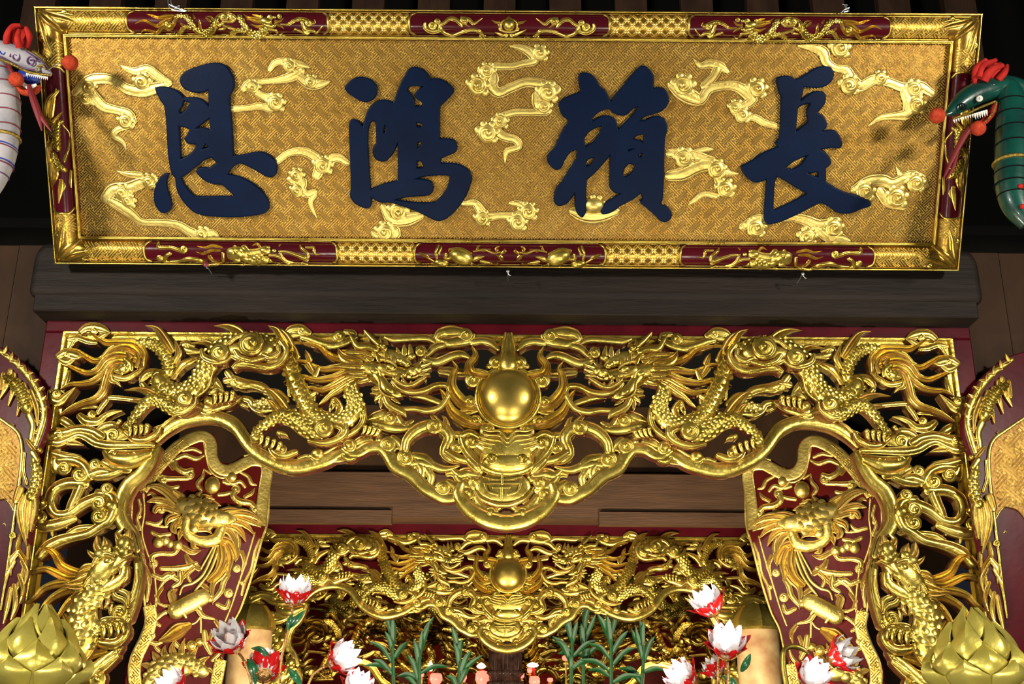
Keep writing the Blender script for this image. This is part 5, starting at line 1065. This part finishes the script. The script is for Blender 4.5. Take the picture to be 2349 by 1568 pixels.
crest((40, 84), [[(14, 108, .02, 6), (16, 84, .05, 8), (28, 62, .05, 7), (46, 58, .04, 5)], [(44, 108, .05, 8), (40, 88, .075, 7), (44, 70, .06, 5)], [(60, 110, .03, 6), (66, 84, .04, 8), (60, 64, .04, 5)]], 27, 3, (1, .8, 1.05))
mb = MB(); mb.tube([q(66, 196, .04), q(76, 226, .045), q(88, 262, .04), q(96, 300, .03)], np.array([5, 8, 8, 1.5])*px_, n=8); mb.tube([q(88, 258, .038), q(102, 280, .035), q(118, 302, .03)], np.array([7, 5, 1.2])*px_, n=8); mb.tube([q(20, 146, .03), q(24, 160, .04), q(34, 176, .04)], np.array([5, 5, 4])*px_, n=8); mb.build('tongue', M['tongue'], root)
mb = MB(); mb.ball(q(37, 182, .06), 17*px_, n=24); mb.build('pompom', M['pom'], root)
mb = MB(); mb.ball(q(161, 144, .03), 18*px_, n=24); pomL = mb.build('pompom', M['pom'], root)
mb = MB(); mb.tube([q(112, 160, .02), q(130, 148, .02), q(146, 145, .03)], 1.2*px_, n=6); mb.build('pompom_wire', M['steel'], root)
# --- green serpent, right
root, q, px_, body, base = serpent('green serpent puppet with a ragged red crest, right of the plaque', 3.79, 1, True)
def X(f): return lambda x, y, dz=0.: f(2330-x, y, dz)
q = X(q)   # now q takes photograph x directly
mb = MB(); mb.tube([q(2292, 200), q(2312, 204), q(2322, 240), q(2324, 300), q(2324, 360), q(2322, 420), q(2332, 470), q(2362, 510)], np.array([20, 26, 34, 38, 39, 37, 32, 24])*px_, n=20); mb.build('body', body, root)
mb = MB(); mb.tube([q(2262, 196), q(2292, 190), q(2325, 196), q(2358, 214), q(2385, 250)], np.array([16, 18, 20, 20, 18])*px_, n=16); mb.build('hood', body, root)
for y, x, r in ((300, 2324, 38.5), (335, 2324, 39.5), (398, 2323, 39), (425, 2322, 38), (450, 2326, 35)): hoop(x, y, r, 1.5, M['black'], 'hoop', -.05)
for y, x, r in ((238, 2321, 34.5), (268, 2322, 37)): hoop(x, y, r, 1.4, M['black'], 'hoop', -.1)
hoop(2323, 375, 39.5, 4.5, M['glit'], 'gold_collar', -.06)
mb = MB(); mb.tube([q(2298, 196), q(2275, 203), q(2245, 212), q(2215, 228), q(2190, 248), q(2172, 262)], np.array([18, 24, 26, 24, 16, 6])*px_, n=20); mb.build('upper_jaw', body, root)
mb = MB(); mb.tube([q(2286, 234), q(2276, 256), q(2258, 278), q(2240, 288)], np.array([4, 8, 8, 5])*px_, n=12); mb.build('lower_jaw', M['cloth_red'], root)
mb = MB(); mb.tube([q(2284, 232, .03), q(2250, 246, .03), q(2215, 262, .03), q(2186, 272, .02)], 2.8*px_, n=8); mb.tube([q(2286, 234, .03), q(2278, 258, .03), q(2260, 280, .03)], 2.2*px_, n=8); mb.build('glitter_trim', M['glit'], root)
for i in range(15):
    mb = MB(); t_ = i/14; x = 2188+t_*74; y = 275-t_*22; L = (7 if i < 9 else 13); mb.tube([q(x, y, .03), q(x+(2 if i < 9 else 3), y+L, .03)], np.array([2.2 if i < 9 else 3.4, .3])*px_, n=6); mb.build('tooth', M['tooth'], root)
mb = MB(); mb.ball(q(2247, 226, .045), 7.5*px_, n=16); mb.build('eye', M['tooth'], root)
mb = MB(); mb.ball(q(2247, 226, .052), 3*px_, n=12); mb.build('pupil', M['steel'], root)
for c_ in ((2208, 243, 9), ):
    P = [q(c_[0]+c_[2]*(1-.6*i/16)*math.cos(i*.5), c_[1]+c_[2]*(1-.6*i/16)*math.sin(i*.5), .036) for i in range(17)]; mb = MB(); mb.tube(P, 1.6*px_, n=6); mb.build('nostril_ring', M['black'], root)
mb = MB(); mb.tube([q(2296, 188, .02), q(2320, 186, .02), q(2349, 196, .02)], np.array([3, 3, 3])*px_, n=6); mb.build('glitter_ridge', M['steel'], root)
for x, y in ((2279, 194), (2337, 240), (2349, 296)):
    mb = MB(); mb.ball(q(x, y, .04), 6*px_, n=10, sc=(1.2, .6, .8)); mb.build('scale_bead', body, root)
for x, y in ((2341, 427), (2346, 473)):
    mb = MB(); mb.ball(q(x, y, .06), 6*px_, n=10); mb.build('red_bead', M['cloth_red'], root)
crest((2272, 166), [[(2236, 196, .02, 5), (2240, 160, .05, 9), (2262, 138, .05, 6)], [(2258, 186, .05, 9), (2272, 162, .07, 9), (2300, 150, .04, 5)], [(2288, 184, .03, 8), (2304, 166, .04, 8), (2310, 150, .02, 4)], [(2246, 178, .055, 7), (2256, 150, .06, 7), (2284, 138, .03, 5)]], 31, 5, (1.05, .8, .85))
mb = MB(); mb.tube([q(2232, 288, .05), q(2212, 312, .05), q(2186, 362, .045), q(2164, 410, .04)], np.array([6, 7, 5, 1.5])*px_, n=8); mb.tube([q(2196, 345, .04), q(2186, 385, .04), q(2170, 412, .035)], np.array([5, 4, 1.2])*px_, n=8); mb.build('tongue', M['tongue'], root)
mb = MB(); mb.ball(q(2244, 294, .06), 17*px_, n=24); mb.build('pompom', M['pom'], root)
mb = MB(); mb.ball(q(2150, 265, .03), 18*px_, n=24); mb.build('pompom', M['pom'], root)
mb = MB(); mb.tube([q(2184, 258, .02), q(2172, 262, .02), q(2162, 264, .03)], 1.2*px_, n=6); mb.build('pompom_wire', M['steel'], root)
# ================================================================== HANGING WIRES AND PINS
def twist(label, pts, Y, r=1.6):
    t = thing('hanging_wire', label, 'wire'); b = np.array(P3(pts[0][0][0], pts[0][0][1], Y)); t.location = b
    for P in pts:
        mb = MB(); mb.tube([tuple(np.array(P3(x, y, Y))-b) for x, y in P], r*pm(400, 20, Y), n=6); mb.build('strand', M['steel'], t)
    return t
YT = 3.72
twist('twisted steel wire hooked over the plaque top at the left', [[(386, -14), (386, 6), (390, 18), (402, 24), (425, 26)], [(394, -10), (392, 4), (398, 14), (410, 20), (428, 25)], [(388, 10), (400, 16), (412, 14), (404, 26)]], YT)
twist('twisted steel wire hooked over the plaque top at the right', [[(1936, 10), (1940, 18), (1946, 24), (1936, 28)], [(1932, 10), (1944, 12)], [(1948, 18), (1938, 22), (1928, 30)], [(1940, 14), (1948, 26)]], YT)
for x, y, r, l in ((472, 606, 7, 'small round pin head under the lower left frame of the plaque'), (1165, 622, 4, 'dark pin under the middle of the plaque'), (1842, 628, 4, 'dark pin under the lower right frame of the plaque')):
    o = thing('pin', l, 'pin'); o.location = P3(x, y, 4.24); mb = MB(); e = pm(x, y, 4.24); mb.ball((0, 0, 0), r*e, n=12, sc=(1, .6, 1)); mb.build('pin_head', M['steel'] if r < 6 else M['dkred'], o)
    mb = MB(); mb.tube([(0, 0, 0), (0, .10, -.0)], 1.4*e, n=6); mb.tube([(0, .0, 0), (.004, -.0, -8*e), (.012, -.0, -11*e)], 1.3*e, n=6); mb.build('pin_shank', M['steel'], o)
# ================================================================== LOTUS LAMPS
M['glass'] = mat('frosted_clear_plastic', (.86, .84, .86), .22, 0, trans=.35, coat=.6)
M['glass_red'] = mat('clear_red_plastic', (.62, .012, .012), .14, 0, trans=.15, coat=.8)
M['bulb'] = mat('lit_bulb', (1, 1, 1), emis=(1, .95, .90), es=22)
M['bulb_off'] = mat('unlit_bulb', (.55, .30, .22), .2, 0, coat=.5)
M['copper'] = mat('copper_stem', (.42, .17, .06), .3, .85, (.62, .40, .14), 200, .4, 260)
M['leaf'] = mat('green_leaf', (.010, .085, .030), .3, 0, (.02, .14, .05), 20, .1, 40, coat=.4)
def petal(L, W, r0, r1, bulge, tip=1.0, jag=0., ns=10, nt=6, th=.0015, ridge=0., sq=.75):
    """a petal rising from radius r0 to r1 over length L; returns MB vertices for the +x side"""
    mb = MB(); rows = []
    for sgn in (1, -1):
        for i in range(ns+1):
            s_ = i/ns; wd = W*(math.sin(math.pi*min(1, (.12+.88*s_))**.9*.5)**.6 if s_ < .45 else 1)*(1 if s_ < .45 else max(0, 1-((s_-.45)/.55)**(1.6*tip)))
            if jag: wd *= 1+jag*(1 if i % 2 else -1)
            for j in range(nt+1):
                t = j/nt*2-1; y = t*wd/2
                rad = r0+(r1-r0)*s_+bulge*math.sin(math.pi*s_*.95)
                cup = -(y*y)/(W*sq+1e-9)*.9+ridge*(1-abs(t))
                rows.append((rad+cup+sgn*th/2, y, L*s_))
    n1 = (ns+1)*(nt+1); mb.v = rows
    for k in (0, 1):
        for i in range(ns):
            for j in range(nt):
                a = k*n1+i*(nt+1)+j; f = (a, a+1, a+nt+2, a+nt+1); mb.f.append(f if k == 0 else f[::-1]); mb.m.append(0)
    ed = [j for j in range(nt+1)]+[i*(nt+1)+nt for i in range(1, ns+1)]+[ns*(nt+1)+j for j in range(nt-1, -1, -1)]+[i*(nt+1) for i in range(ns-1, 0, -1)]
    for a, b in zip(ed, ed[1:]+ed[:1]): mb.f.append((a, a+n1, b+n1, b)); mb.m.append(0)
    return mb
pet_in = petal(.088, .042, .020, .040, .010, 1.0, .06, 14, 4).mesh('petal', [M['glass']])
pet_out = petal(.070, .046, .026, .052, .012, 1.0, .06, 14, 4).mesh('petal', [M['glass']])
pet_drop = petal(.058, .028, .031, .047, .014, .8).mesh('red_petal', [M['glass_red']])
pet_sep = petal(.050, .050, .016, .072, .006, 1.1, .02).mesh('sepal', [M['glass_red']])
def lamp(label, x, y, Y, tilt, lit, size=1., stem=None, spin=0., cat='lamp'):
    """tilt = direction (dx, dy-toward-viewer, dz) the flower opens to; stem = photograph points it follows"""
    root = thing('lotus_lamp', label, 'lamp', None, None)
    d = Vector(tilt).normalized(); rot = d.to_track_quat('Z', 'Y'); base = Vector(P3(x, y, Y))
    e = size*pm(x, y, Y)/.00142
    cen = base - d*.040*e
    root.location = cen
    def put(me, n, off, name, sc_=1.):
        for i in range(n):
            o = bpy.data.objects.new(name, me); C.objects.link(o); o.parent = root
            o.matrix_local = rot.to_matrix().to_4x4() @ Matrix.Rotation(2*math.pi*(i+off)/n+spin, 4, 'Z') @ Matrix.Scale(e*sc_, 4)
    put(pet_in, 6, 0, 'petal'); put(pet_out, 6, .5, 'petal'); put(pet_drop, 6, .5, 'red_petal'); put(pet_sep, 6, 0, 'sepal')
    mb = MB(); mb.ball((0, 0, .034*e), .017*e, n=16, sc=(1, 1, 1.5)); b = mb.build('bulb', M['bulb'] if lit else M['bulb_off'], root); b.matrix_local = rot.to_matrix().to_4x4()
    mb = MB(); mb.lathe([(0, -.016*e), (.012*e, -.015*e), (.021*e, -.006*e), (.030*e, .004*e), (.026*e, .010*e), (0, .012*e)], n=18); mb.lathe([(.0235*e, -.010*e), (.028*e, -.007*e), (.0235*e, -.003*e)], n=18); c_ = mb.build('cup', M['copper'], root); c_.matrix_local = rot.to_matrix().to_4x4()
    if stem:
        pts = [Vector((0, 0, 0))-d*.012*e]+[Vector(P3(a, b_, Y+.01))-cen for a, b_ in stem]
        mb = MB(); mb.tube([tuple(p) for p in pts], .0042*e, n=8); mb.build('stem', M['copper'], root)
        Q = catmull(np.array([tuple(p) for p in pts]), n=14); mb = MB()
        for i in range(0, len(Q), 2):
            a = i*.9; mb.ball((Q[i][0]+.0042*e*math.cos(a), Q[i][1]-.002, Q[i][2]+.0042*e*math.sin(a)), .0024*e, n=6)
        mb.build('stem_beads', M['copper'], root, kind='stuff')
    if lit:
        l = bpy.data.lights.new('lotus_light', 'POINT'); l.energy = .42; l.color = (1, .92, .82); l.shadow_soft_size = .03
        o = bpy.data.objects.new('lotus_light', l); C.objects.link(o); o.parent = root; o.location = d*.10*e
    return root
def leafblade(pts, wd, name, m, root, off, Y):
    Q = catmull(np.array([(*P3(a, b, Y-dz),) for a, b, dz in pts]), n=6); T = np.gradient(Q, axis=0); mb = MB(); n = len(Q); V = []
    for i, (p, t) in enumerate(zip(Q, T)):
        t = t/np.linalg.norm(t); s_ = np.cross(t, [0, -1, .15]); s_ /= np.linalg.norm(s_)+1e-9; ww = wd*math.sin(math.pi*min(1, .08+.92*i/(n-1)))**.8 if i < n-1 else 0
        for k, (a, h) in enumerate(((-1, 0), (-.5, -.12), (0, -.2), (.5, -.12), (1, 0))): V.append(tuple(p+s_*ww*a/2+np.array([0, -1, 0])*ww*h-np.array(off)))
    mb.v = V
    for i in range(n-1):
        for k in range(4): a = i*5+k; mb.f.append((a, a+1, a+6, a+5)); mb.m.append(0)
    return mb.build(name, m, root)
YL = 3.55
l1 = lamp('tall lit lotus lamp with red outer petals on a beaded copper stem, left group', 676, 1352, YL, (.10, -.30, 1), True, .98, [(668, 1420), (655, 1470), (645, 1520), (640, 1600)])
leafblade([(662, 1440, 0), (680, 1420, .01), (700, 1398, .0)], .022, 'leaf', M['leaf'], l1, l1.location, YL)
leafblade([(660, 1445, 0), (663, 1425, .01), (672, 1405, .0)], .014, 'leaf', M['leaf'], l1, l1.location, YL)
l2 = lamp('unlit clear and red lotus lamp in front of the left phoenix board', 527, 1462, YL-.03, (-.30, -.75, .70), False, 1.06, [(560, 1515), (575, 1560), (580, 1610)], .3)
l3 = lamp('lit lotus lamp opening to the right, on a curved stem in the left group', 788, 1508, YL, (.80, -.45, .45), True, 1.0, [(742, 1530), (715, 1552), (695, 1610)], .2)
l4 = lamp('lit lotus lamp cut by the picture bottom, below the one opening right', 822, 1570, YL-.02, (.35, -.5, .8), True, .9, [(800, 1620)], .5)
l5 = lamp('red lotus lamp seen from behind, turned up between the two left stems', 606, 1528, YL+.03, (-.15, .75, .75), True, 1.0, [(604, 1580), (606, 1620)], .1)
l6 = lamp('lit lotus lamp at the picture bottom in front of the left phoenix board', 392, 1566, YL, (-.55, -.5, .6), True, .9, [(440, 1600)], .4)
for x, y, w_ in (((575, 1540), (590, 1505), .02),): pass
leafblade([(622, 1520, 0), (600, 1490, .02), (575, 1486, .01)], .018, 'leaf', M['leaf'], l5, l5.location, YL)
leafblade([(585, 1568, 0), (580, 1530, .02), (566, 1510, .01)], .026, 'leaf', M['leaf'], l5, l5.location, YL)
leafblade([(690, 1568, 0), (676, 1550, .02), (662, 1532, .01)], .024, 'leaf', M['leaf'], l3, l3.location, YL)
r1_ = lamp('topmost lit lotus lamp of the right group, leaning to the left', 1622, 1378, YL, (-.55, -.25, .85), True, 1.0, [(1650, 1440), (1648, 1500), (1645, 1600)])
r2_ = lamp('lit lotus lamp facing the viewer, just under the topmost one on the right', 1668, 1470, YL-.05, (-.05, -.62, .80), True, 1.12, [(1670, 1540), (1668, 1610)], .25)
r3_ = lamp('lit lotus lamp leaning left at the picture bottom, right group', 1562, 1550, YL, (-.75, -.35, .60), True, 1.0, [(1610, 1590)], .1)
r4_ = lamp('lit white lotus lamp facing the viewer, lowest on the right', 1868, 1548, YL, (.25, -.80, .50), True, 1.0, [(1850, 1610)], .4)
r5_ = lamp('unlit pale red lotus lamp opening to the right, in front of the right phoenix board', 1935, 1500, YL+.02, (.75, -.45, .35), False, 1.0, [(1895, 1520), (1890, 1560), (1885, 1620)], .15)
r6_ = lamp('small dark red lotus lamp half hidden behind the lit one facing the viewer', 1638, 1530, YL+.06, (-.4, .3, .8), False, .7, [(1640, 1600)], .1)
leafblade([(1700, 1540, 0), (1712, 1520, .02), (1722, 1498, .01)], .022, 'leaf', M['leaf'], r2_, r2_.location, YL)
leafblade([(1690, 1600, 0), (1680, 1565, .02), (1655, 1548, .01)], .022, 'leaf', M['leaf'], r2_, r2_.location, YL)
arc1 = thing('curled_ornament', 'gilded looped scroll rising beside the lowest right lotus lamp', 'ornament'); b0 = np.array(P3(1800, 1500, YL+.25)); arc1.location = b0
mb = MB(); mb.tube([tuple(np.array(P3(x, y, YL+.25))-b0) for x, y in ((1806, 1580), (1798, 1530), (1800, 1490), (1822, 1482), (1845, 1490), (1856, 1500))], np.array([6, 6, 6, 6, 5, 2])*.0015, n=10); mb.build('loop', M['gold'], arc1)
# ================================================================== GOLD LOTUS BUDS AT THE BOTTOM CORNERS
gl = [petal(.175, .150, .050, .040, .055, .50, 0, 14, 8, .004, .014, 1.3).mesh('petal', [M['gold_lotus']]), petal(.125, .145, .075, .080, .050, .50, 0, 14, 8, .004, .014, 1.3).mesh('petal', [M['gold_lotus']]),
      petal(.080, .130, .080, .130, .035, .50, 0, 14, 8, .004, .014, 1.3).mesh('petal', [M['gold_lotus']]), petal(.215, .17, .035, .005, .05, .6, 0, 14, 8, .004, .008, 1.3).mesh('petal', [M['gold_lotus']])]
def goldlotus(label, x, y, spin):
    Y = 3.25; t = thing('gilded_lotus', label, 'lotus'); t.location = P3(x, y, Y)
    for me, n, off, z in ((gl[3], 5, .3, 0), (gl[0], 7, 0, 0.), (gl[1], 7, .5, -.01), (gl[2], 7, 0, -.015)):
        for i in range(n):
            o = bpy.data.objects.new('petal', me); C.objects.link(o); o.parent = t; o.matrix_local = Matrix.Translation((0, 0, z)) @ Matrix.Rotation(2*math.pi*(i+off)/n+spin, 4, 'Z')
    mb = MB(); mb.lathe([(0, -.02), (.07, -.03), (.10, 0), (.08, .03), (0, .06)], n=24); mb.build('core', M['gold_lotus'], t)
    mb = MB(); mb.lathe([(.03, -.30), (.035, -.10), (.07, -.03)], n=16); mb.build('stand', M['gold_lotus'], t)
goldlotus('gilded lotus bud with pointed petals in the bottom left corner', 72, 1568, .15)
goldlotus('gilded lotus bud with pointed petals in the bottom right corner', 2246, 1576, .55)
# ================================================================== PLANTS, VASE AND RED GLOWS INSIDE THE SHRINE
YP = 8.62
M['leafb'] = mat('bamboo_leaf', (.006, .055, .014), .45, 0, (.015, .10, .03), 10, .1, 30)
def plant(label, x, ytop, seed, n=7, lean=0):
    YP = 8.54+.07*(seed % 3); rnd = random.Random(seed); t = thing('potted_bamboo', label, 'plant', None); b = (P3(x, 1640, YP)[0], YP, 1.88); t.location = b
    e = pm(x, 1450, YP)
    def lp(a, b_, dz=0): return tuple(np.array(P3(a, b_, YP-dz))-np.array(b))
    mb = MB(); mb.tube([(0, 0, 0), lp(x+lean*.4, 1560), lp(x+lean, ytop+60)], 4.2*e, n=8); mb.build('stalk', M['leafb'], t)
    for i in range(n):
        a = R(-90+(rnd.random()-.5)*(50 if i < 3 else 150)); L = 55+rnd.random()*35; y0 = ytop+58+i*13; x0 = x+lean*(1-(y0-ytop)/200)
        dx, dy = math.cos(a)*L, math.sin(a)*L
        leafblade([(x0, y0, 0), (x0+dx*.5+rnd.uniform(-3, 3), y0+dy*.6, .03), (x0+dx, y0+dy+(12 if i > 3 else 0), .05)], (10+rnd.random()*4)*e, 'leaf', M['leafb'], t, b, YP)
plant('green bamboo shoot left of the dark fluted column, farthest left', 905, 1415, 1, 7, -5)
plant('green bamboo shoot, second from the left below the inner valance', 962, 1435, 2, 8)
plant('green bamboo shoot, just left of the dark fluted column', 1050, 1450, 3, 7, 6)
plant('green bamboo shoot, first one right of the dark fluted column', 1308, 1400, 4, 8, 5)
plant('green bamboo shoot, second one right of the dark fluted column', 1338, 1395, 5, 7)
plant('brightest green bamboo shoot, in the middle of the right-hand clump', 1402, 1405, 6, 9)
plant('green bamboo shoot at the right end of the right-hand clump', 1470, 1420, 7, 8, 8)
M['brownglass'] = mat('dark_brown_glaze', (.018, .007, .005), .25, 0, (.05, .025, .02), 20, .1, 50, coat=.3)
fl = thing('fluted_column', 'dark glossy fluted column at the bottom centre, below the inner pearl', 'column'); fl.location = P3(1159, 1568, 8.75); e = pm(1159, 1540, 8.75)
mb = MB(); mb.lathe([(0, 91*e), (30*e, 91*e), (35*e, 90*e), (36*e, 60*e), (35*e, 30*e), (38*e, 26*e), (38*e, 20*e), (33*e, 14*e), (37*e, 0), (37*e, 1.88-P3(1159, 1568, 8.75)[2])], n=96, wave=lambda t: .06*abs(math.cos(11*t))); mb.build('shaft', M['brownglass'], fl)
for i in range(11):
    a = 2*math.pi*(i+.5)/22+math.pi; mb = MB(); mb.tube([(37*e*math.cos(a), 37*e*math.sin(a), 28*e), (38*e*math.cos(a), 38*e*math.sin(a), 88*e)], 1.6*e, n=6); mb.build('flute_rib', M['brownglass'], fl)
for z_, r_ in ((24, 39), (2, 39)):
    mb = MB(); 
    for i in range(22):
        a = 2*math.pi*i/22; mb.ball((r_*e*math.cos(a), r_*e*math.sin(a), z_*e), 4*e, n=8)
    mb.build('bead_row', M['brownglass'], fl, kind='stuff')
M['glow'] = mat('red_reflection_glow', (.8, .08, .06), .2, emis=(1, .20, .13), es=1.9)
M['flame'] = mat('candle_flame', (1, .8, .4), emis=(1, .78, .48), es=9)
def red_glow_cup(x, y, w_, h_, k):  # red reflections built as small glowing cups on stands
    Y = 8.9; t = thing('red_reflection_cup', k, 'lamp'); t.location = P3(x, y, Y); e = pm(x, y, Y)
    mb = MB(); mb.lathe([(0, -h_*.5*e), (w_*.30*e, -h_*.48*e), (w_*.5*e, -h_*.1*e), (w_*.46*e, h_*.3*e), (w_*.34*e, h_*.46*e), (w_*.28*e, h_*.40*e), (0, h_*.2*e)], n=18); mb.build('red_cup', M['glow'], t)
    zf = 1.88-P3(x, y, Y)[2]; mb = MB(); mb.tube([(0, 0, zf), (0, 0, -h_*.7*e)], 2.2*e, n=8); mb.build('stand', M['gold'], t)
    mb = MB(); mb.lathe([(0, -h_*.9*e), (w_*.4*e, -h_*.85*e), (w_*.12*e, -h_*.6*e), (w_*.30*e, -h_*.46*e)], n=14); mb.build('foot', M['gold'], t)
    return t, e
RL = [(1000, 1556, 30, 26, 'glowing red oil lamp beside the white flame, left of the fluted column'), (1060, 1552, 22, 24, 'small glowing red oil lamp, second left of the fluted column'), (968, 1546, 10, 12, 'tiny red glowing lamp between the two left bamboo stalks'), (1106, 1555, 32, 34, 'largest glowing red oil lamp, just left of the fluted column'), (1108, 1543, 12, 12, 'tiny red lamp touching the left side of the fluted column'), (1196, 1548, 14, 14, 'small red lamp touching the right side of the fluted column'), (1226, 1562, 26, 24, 'round red oil lamp right of the fluted column'), (1298, 1509, 18, 12, 'lone red glowing lamp among the right bamboo leaves'), (1262, 1559, 14, 10, 'small red lamp low among the right bamboo stalks'), (1215, 1537, 12, 12, 'small red lamp under the white glare right of the fluted column')]
for x, y, w_, h_, k in RL: red_glow_cup(x, y, w_, h_, k)
for x, y, w_, h_, k in ((988, 1527, 12, 24, 'white candle flame left of the fluted column, beside the bamboo'), (1104, 1526, 22, 14, 'white flaring candle flame close to the left of the fluted column'), (1222, 1524, 28, 12, 'broad white candle flame just right of the fluted column')):
    t = thing('candle', k, 'candle'); t.location = P3(x, y, 9.06); e = pm(x, y, 9.06)
    mb = MB(); mb.lathe([(0, -h_*.5*e), (w_*.35*e, -h_*.38*e), (w_*.5*e, -h_*.1*e), (w_*.3*e, h_*.25*e), (0, h_*.5*e)], n=14); mb.build('flame', M['flame'], t)
    mb = MB(); mb.lathe([(0, -h_*.45*e), (5*e, -h_*.5*e), (5*e, 1.88-P3(x, y, 9.06)[2])], n=12); mb.build('candle_stick', M['cloth_red'], t)
# pale painted columns half hidden behind the lamps
M['cream'] = mat('cream_gilt_paper', (.42, .30, .14), .6, 0, (.26, .13, .05), 9, .1, 20)
for x, k in ((566, 'left'), (1745, 'right')):
    t = thing('painted_drum', 'cream and gold painted column with a gilded cap, behind the %s lotus lamps' % k, 'column'); t.location = P3(x, 1560, 7.3); e = pm(x, 1500, 7.3)
    mb = MB(); mb.lathe([(0, 120*e), (48*e, 118*e), (50*e, 100*e), (50*e, -80*e)], n=32); mb.build('drum', M['cream'], t)
    mb = MB(); mb.lathe([(0, 172*e), (30*e, 168*e), (44*e, 150*e), (54*e, 130*e), (56*e, 116*e), (50*e, 110*e)], n=32, wave=lambda a: .04*math.cos(12*a)); mb.build('gilt_cap', M['gold'], t)
cd.dof.use_dof = True; cd.dof.focus_distance = 4.9; cd.dof.aperture_fstop = 11
